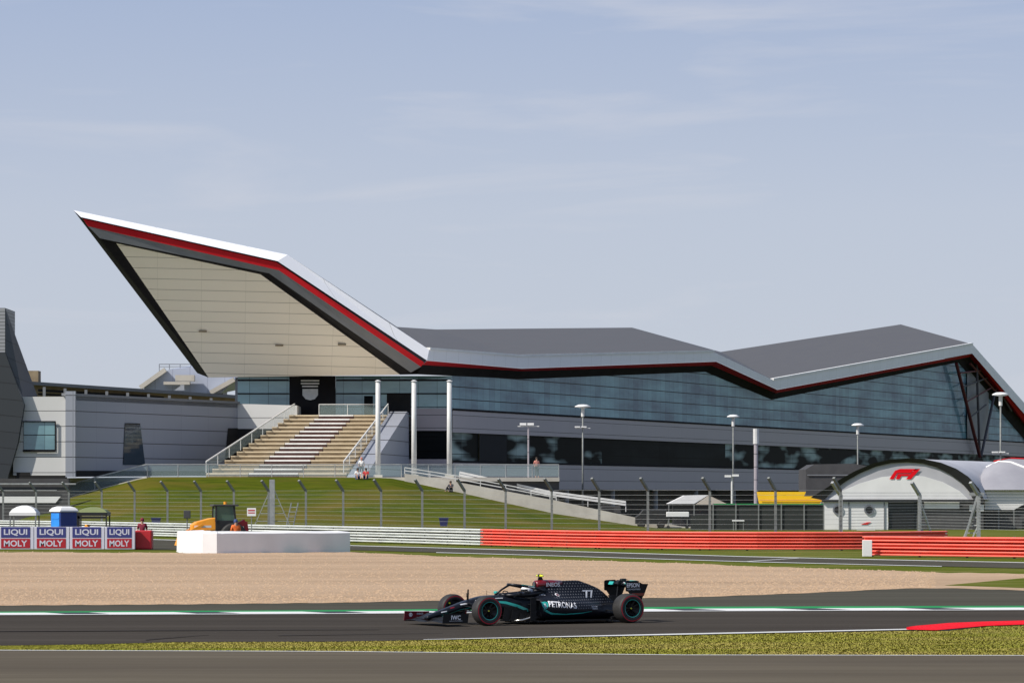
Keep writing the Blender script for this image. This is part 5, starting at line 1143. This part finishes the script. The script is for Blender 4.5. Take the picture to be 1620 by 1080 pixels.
# wheels
def wheel(x, y, wd, s_):
    r = .335; o = MB().lathe([(.20,-wd/2+.02),(.235,-wd/2),(.30,-wd/2+.004),(.322,-wd/2+.03),(r,-wd/2+.075),(r+.001,0),(r,wd/2-.075),(.322,wd/2-.03),(.30,wd/2-.004),(.235,wd/2),(.20,wd/2-.02)],48,(0,0,0)).build('wheel', M['tyre'], car, smooth=True, loc=(x,y,r))
    for sd in (-1,1):
        f_ = sd*wd/2
        MB().lathe([(.279,f_*1.0+sd*.0015),(.300,f_*.985+sd*.003)],48).build('red_band', M['tyre_red'], o)
    f_ = s_*wd/2
    MB().lathe([(.205,f_*.93),(.19,f_*.97),(.182,f_*.6),(.06,f_*.35),(.045,f_*.62),(.0,f_*.62)],40).build('rim', M['rim'], o, smooth=True)
    MB().lathe([(.205,-f_*.93),(.18,-f_*.6),(.06,-f_*.3),(.0,-f_*.3)],30).build('brake_drum', M['rim'], o)
    mb = MB()
    for k in range(10):
        a_ = k*math.pi/5; mb.bar((.05*math.cos(a_),f_*.55,.05*math.sin(a_)),(.185*math.cos(a_+.12),f_*.80,.185*math.sin(a_+.12)),.012,.03)
    mb.build('spoke', M['rim'], o)
    MB().lathe([(.195,f_*.985+s_*.002),(.207,f_*.985+s_*.004)],48).build('teal_ring', M['teal'], o)
    MB().lathe([(.0,f_*.70),(.018,f_*.70),(.02,f_*.6)],10).build('wheel_nut', M['yellow_nut'], o)
    # sidewall lettering arcs
    return o
for x, yy, wd in ((0,.85,.305),(-3.73,.80,.40)):
    for s_ in (-1,1): wheel(x, s_*yy, wd, s_)
# suspension
for s_ in (-1,1):
    for a_, b_ in (((.22,.18,.36),(.0,.70,.25)),((-.35,.22,.36),(.0,.70,.25)),((.18,.18,.50),(.0,.70,.44)),((-.38,.24,.52),(.0,.70,.44)),((.10,.19,.50),(.05,.70,.28)),((.25,.17,.44),(.09,.70,.38))):
        CP(MB().bar((a_[0],s_*a_[1],a_[2]),(b_[0],s_*b_[1],b_[2]),.045,.014), 'suspension_arm', 'carbon')
    for a_, b_ in (((-3.35,.2,.30),(-3.73,.62,.24)),((-4.0,.1,.25),(-3.73,.62,.24)),((-3.4,.18,.42),(-3.73,.62,.44)),((-4.0,.1,.40),(-3.73,.62,.44))):
        CP(MB().bar((a_[0],s_*a_[1],a_[2]),(b_[0],s_*b_[1],b_[2]),.05,.016), 'suspension_arm', 'carbon')
    CP(MB().prism([(.16,s_*.67,.14),(-.10,s_*.67,.14),(-.12,s_*.67,.50),(.13,s_*.67,.52)],(0,.012,0)), 'brake_duct', 'carbon')
    for z in (.31,.47): CP(MB().lathe([(0,0),(.022,0)],10,(.17,.70 if s_>0 else -.66,z)), 'duct_cap', 'lime')
# diffuser, crash box, rear wing
CP(MB().loft([[(x,-w_,z0),(x,w_,z0),(x,w_,z1),(x,-w_,z1)] for x,w_,z0,z1 in ((-3.5,.45,.07,.12),(-4.05,.5,.17,.24))]), 'diffuser', 'carbon')
CP(MB().loft([[(x,-w_,z0),(x,w_,z0),(x,w_,z1),(x,-w_,z1)] for x,w_,z0,z1 in ((-3.9,.08,.24,.36),(-4.35,.05,.26,.34))]), 'crash_structure', 'carbon', bevel=.01)
CP(MB().box((-4.36,0,.30),(.02,.07,.07)), 'rain_light', 'cloth_red')
for s_ in (-1,1):
    ep = CP(MB().prism([(-3.83,s_*.505,.93),(-3.87,s_*.505,.955),(-4.12,s_*.505,.962),(-4.16,s_*.505,.93),(-4.22,s_*.505,.915),(-4.27,s_*.505,.885),(-4.43,s_*.505,.88),(-4.31,s_*.505,.60),(-3.97,s_*.505,.60),(-3.90,s_*.505,.70),(-3.83,s_*.505,.72)],(0,.014,0)), 'rear_endplate', 'carbon')
    CP(MB().prism([(-3.93,s_*.50,.60),(-4.30,s_*.50,.60),(-4.22,s_*.46,.40),(-4.0,s_*.46,.40)],(0,.012,0)), 'lower_endplate', 'carbon', ep)
    if s_ > 0:
        text_on('EPSON', .34, .10, (-4.02,.523,.855), (-1,0,0), (0,0,1), 'lettering', M['car_white'], ep); text_on('CROWDSTRIKE', .35, .034, (-4.04,.523,.76), (-1,0,0), (0,0,1), 'lettering', M['silver'], ep)
        CP(MB().prism([(-4.0,.521,.61),(-4.30,.521,.61),(-4.33,.521,.67),(-4.0,.521,.67)],(0,.004,0)), 'red_panel', 'car_red', ep)
R = [[(-3.86,y,.86),(-3.95,y,.80),(-4.12,y,.84),(-4.14,y,.86),(-3.97,y,.83)] for y in (-.5,.5)]
CP(MB().loft(R), 'rear_wing_main', 'carbon')
rf = CP(MB().loft([[(-4.02,y,.87),(-4.18,y,.955),(-4.2,y,.945),(-4.05,y,.86)] for y in (-.5,.5)]), 'rear_wing_flap', 'carbon')
CP(MB().loft([[(-4.01,y,.876),(-4.175,y,.961),(-4.18,y,.958),(-4.015,y,.872)] for y in (.12,.44)]), 'teal_patch', 'teal', rf)
CP(MB().box((-4.045,.0,.90),(.012,.22,.03),Matrix.Rotation(.5,3,'Y')), 'emblem', 'car_white', rf)
CP(MB().loft([[(-3.82,y,.86),(-3.86,y,.93),(-3.88,y,.93),(-3.85,y,.86)] for y in (-.30,-.10)]), 'teal_leading_panel', 'teal')
CP(MB().prism([(-3.98,-.02,.86),(-4.06,-.02,.95),(-4.18,-.02,.985),(-4.02,-.02,.99),(-3.92,-.02,.93),(-3.88,-.02,.60),(-4.0,-.02,.36),(-4.1,-.02,.36),(-3.97,-.02,.62)],(0,.04,0)), 'wing_mount', 'carbon')
CP(MB().box((-4.05,0,.965),(.14,.10,.07)), 'flap_actuator', 'black', bevel=.02)
CP(MB().loft([[(-3.55,y,.60),(-3.57,y,.605),(-3.66,y,.60),(-3.64,y,.595)] for y in (-.3,.3)]), 't_wing', 'carbon')
CP(MB().bar((-3.6,0,.45),(-3.6,0,.6),.02), 't_wing_mount', 'carbon')
# driver
drv = thing('person', 'driver with white and blue helmet seated low in the black racing car', 'person', car.matrix_basis @ Vector((0,0,0)), TH)
drv.location = car.location
nodes = [((-1.55,0,.22),.15),((-1.58,0,.45),.15),((-1.57,0,.60),.07),((-1.50,0,.70),.085),((-1.50,0,.78),.07),((-1.52,.17,.52),.07),((-1.35,.21,.40),.05),((-1.12,.12,.50),.035),((-1.52,-.17,.52),.07),((-1.35,-.21,.40),.05),((-1.12,-.12,.50),.035),((-1.3,.1,.2),.09),((-.9,.1,.34),.07),((-1.3,-.1,.2),.09),((-.9,-.1,.34),.07)]
me = skin_mesh(nodes, [(0,1),(1,2),(2,3),(3,4),(1,5),(5,6),(6,7),(1,8),(8,9),(9,10),(0,11),(11,12),(0,13),(13,14)]); me.name = 'body'; me.materials.clear(); me.materials.append(M['cloth_dark']); o = D.objects.new('body', me); C.objects.link(o); o.parent = drv
R = []
for t_ in range(9):
    a_ = -math.pi/2+math.pi*t_/8; zz = .745+.128*math.sin(a_); rr = .128*math.cos(a_)+.004
    R.append([(-1.49+rr*1.12*math.cos(q)-.01*(zz<.7), rr*.95*math.sin(q), zz) for q in [i*2*math.pi/18 for i in range(18)]])
he = MB().loft(R).build('helmet', M['car_white'], drv, smooth=True)
def hsurf(q, z, g=1.02):
    s_ = (z-.745)/.128; rr = .128*math.sqrt(max(0,1-s_*s_))*g; return (-1.49+rr*1.12*math.cos(q), rr*.95*math.sin(q), z)
mb = MB().loft([[hsurf(q,.715,1.03),hsurf(q,.735,1.03),hsurf(q,.755,1.03),hsurf(q,.785,1.03)] for q in [i*.2-1.3 for i in range(14)]], cap=False, closed=False); mb.build('visor', M['rim'], he, smooth=True)
mb = MB().loft([[hsurf(q,.665,1.03),hsurf(q,.69,1.03),hsurf(q,.708,1.03)] for q in [i*.3-3.0 for i in range(21)]], cap=False, closed=False); mb.build('blue_band', M['bright_blue'], he, smooth=True)
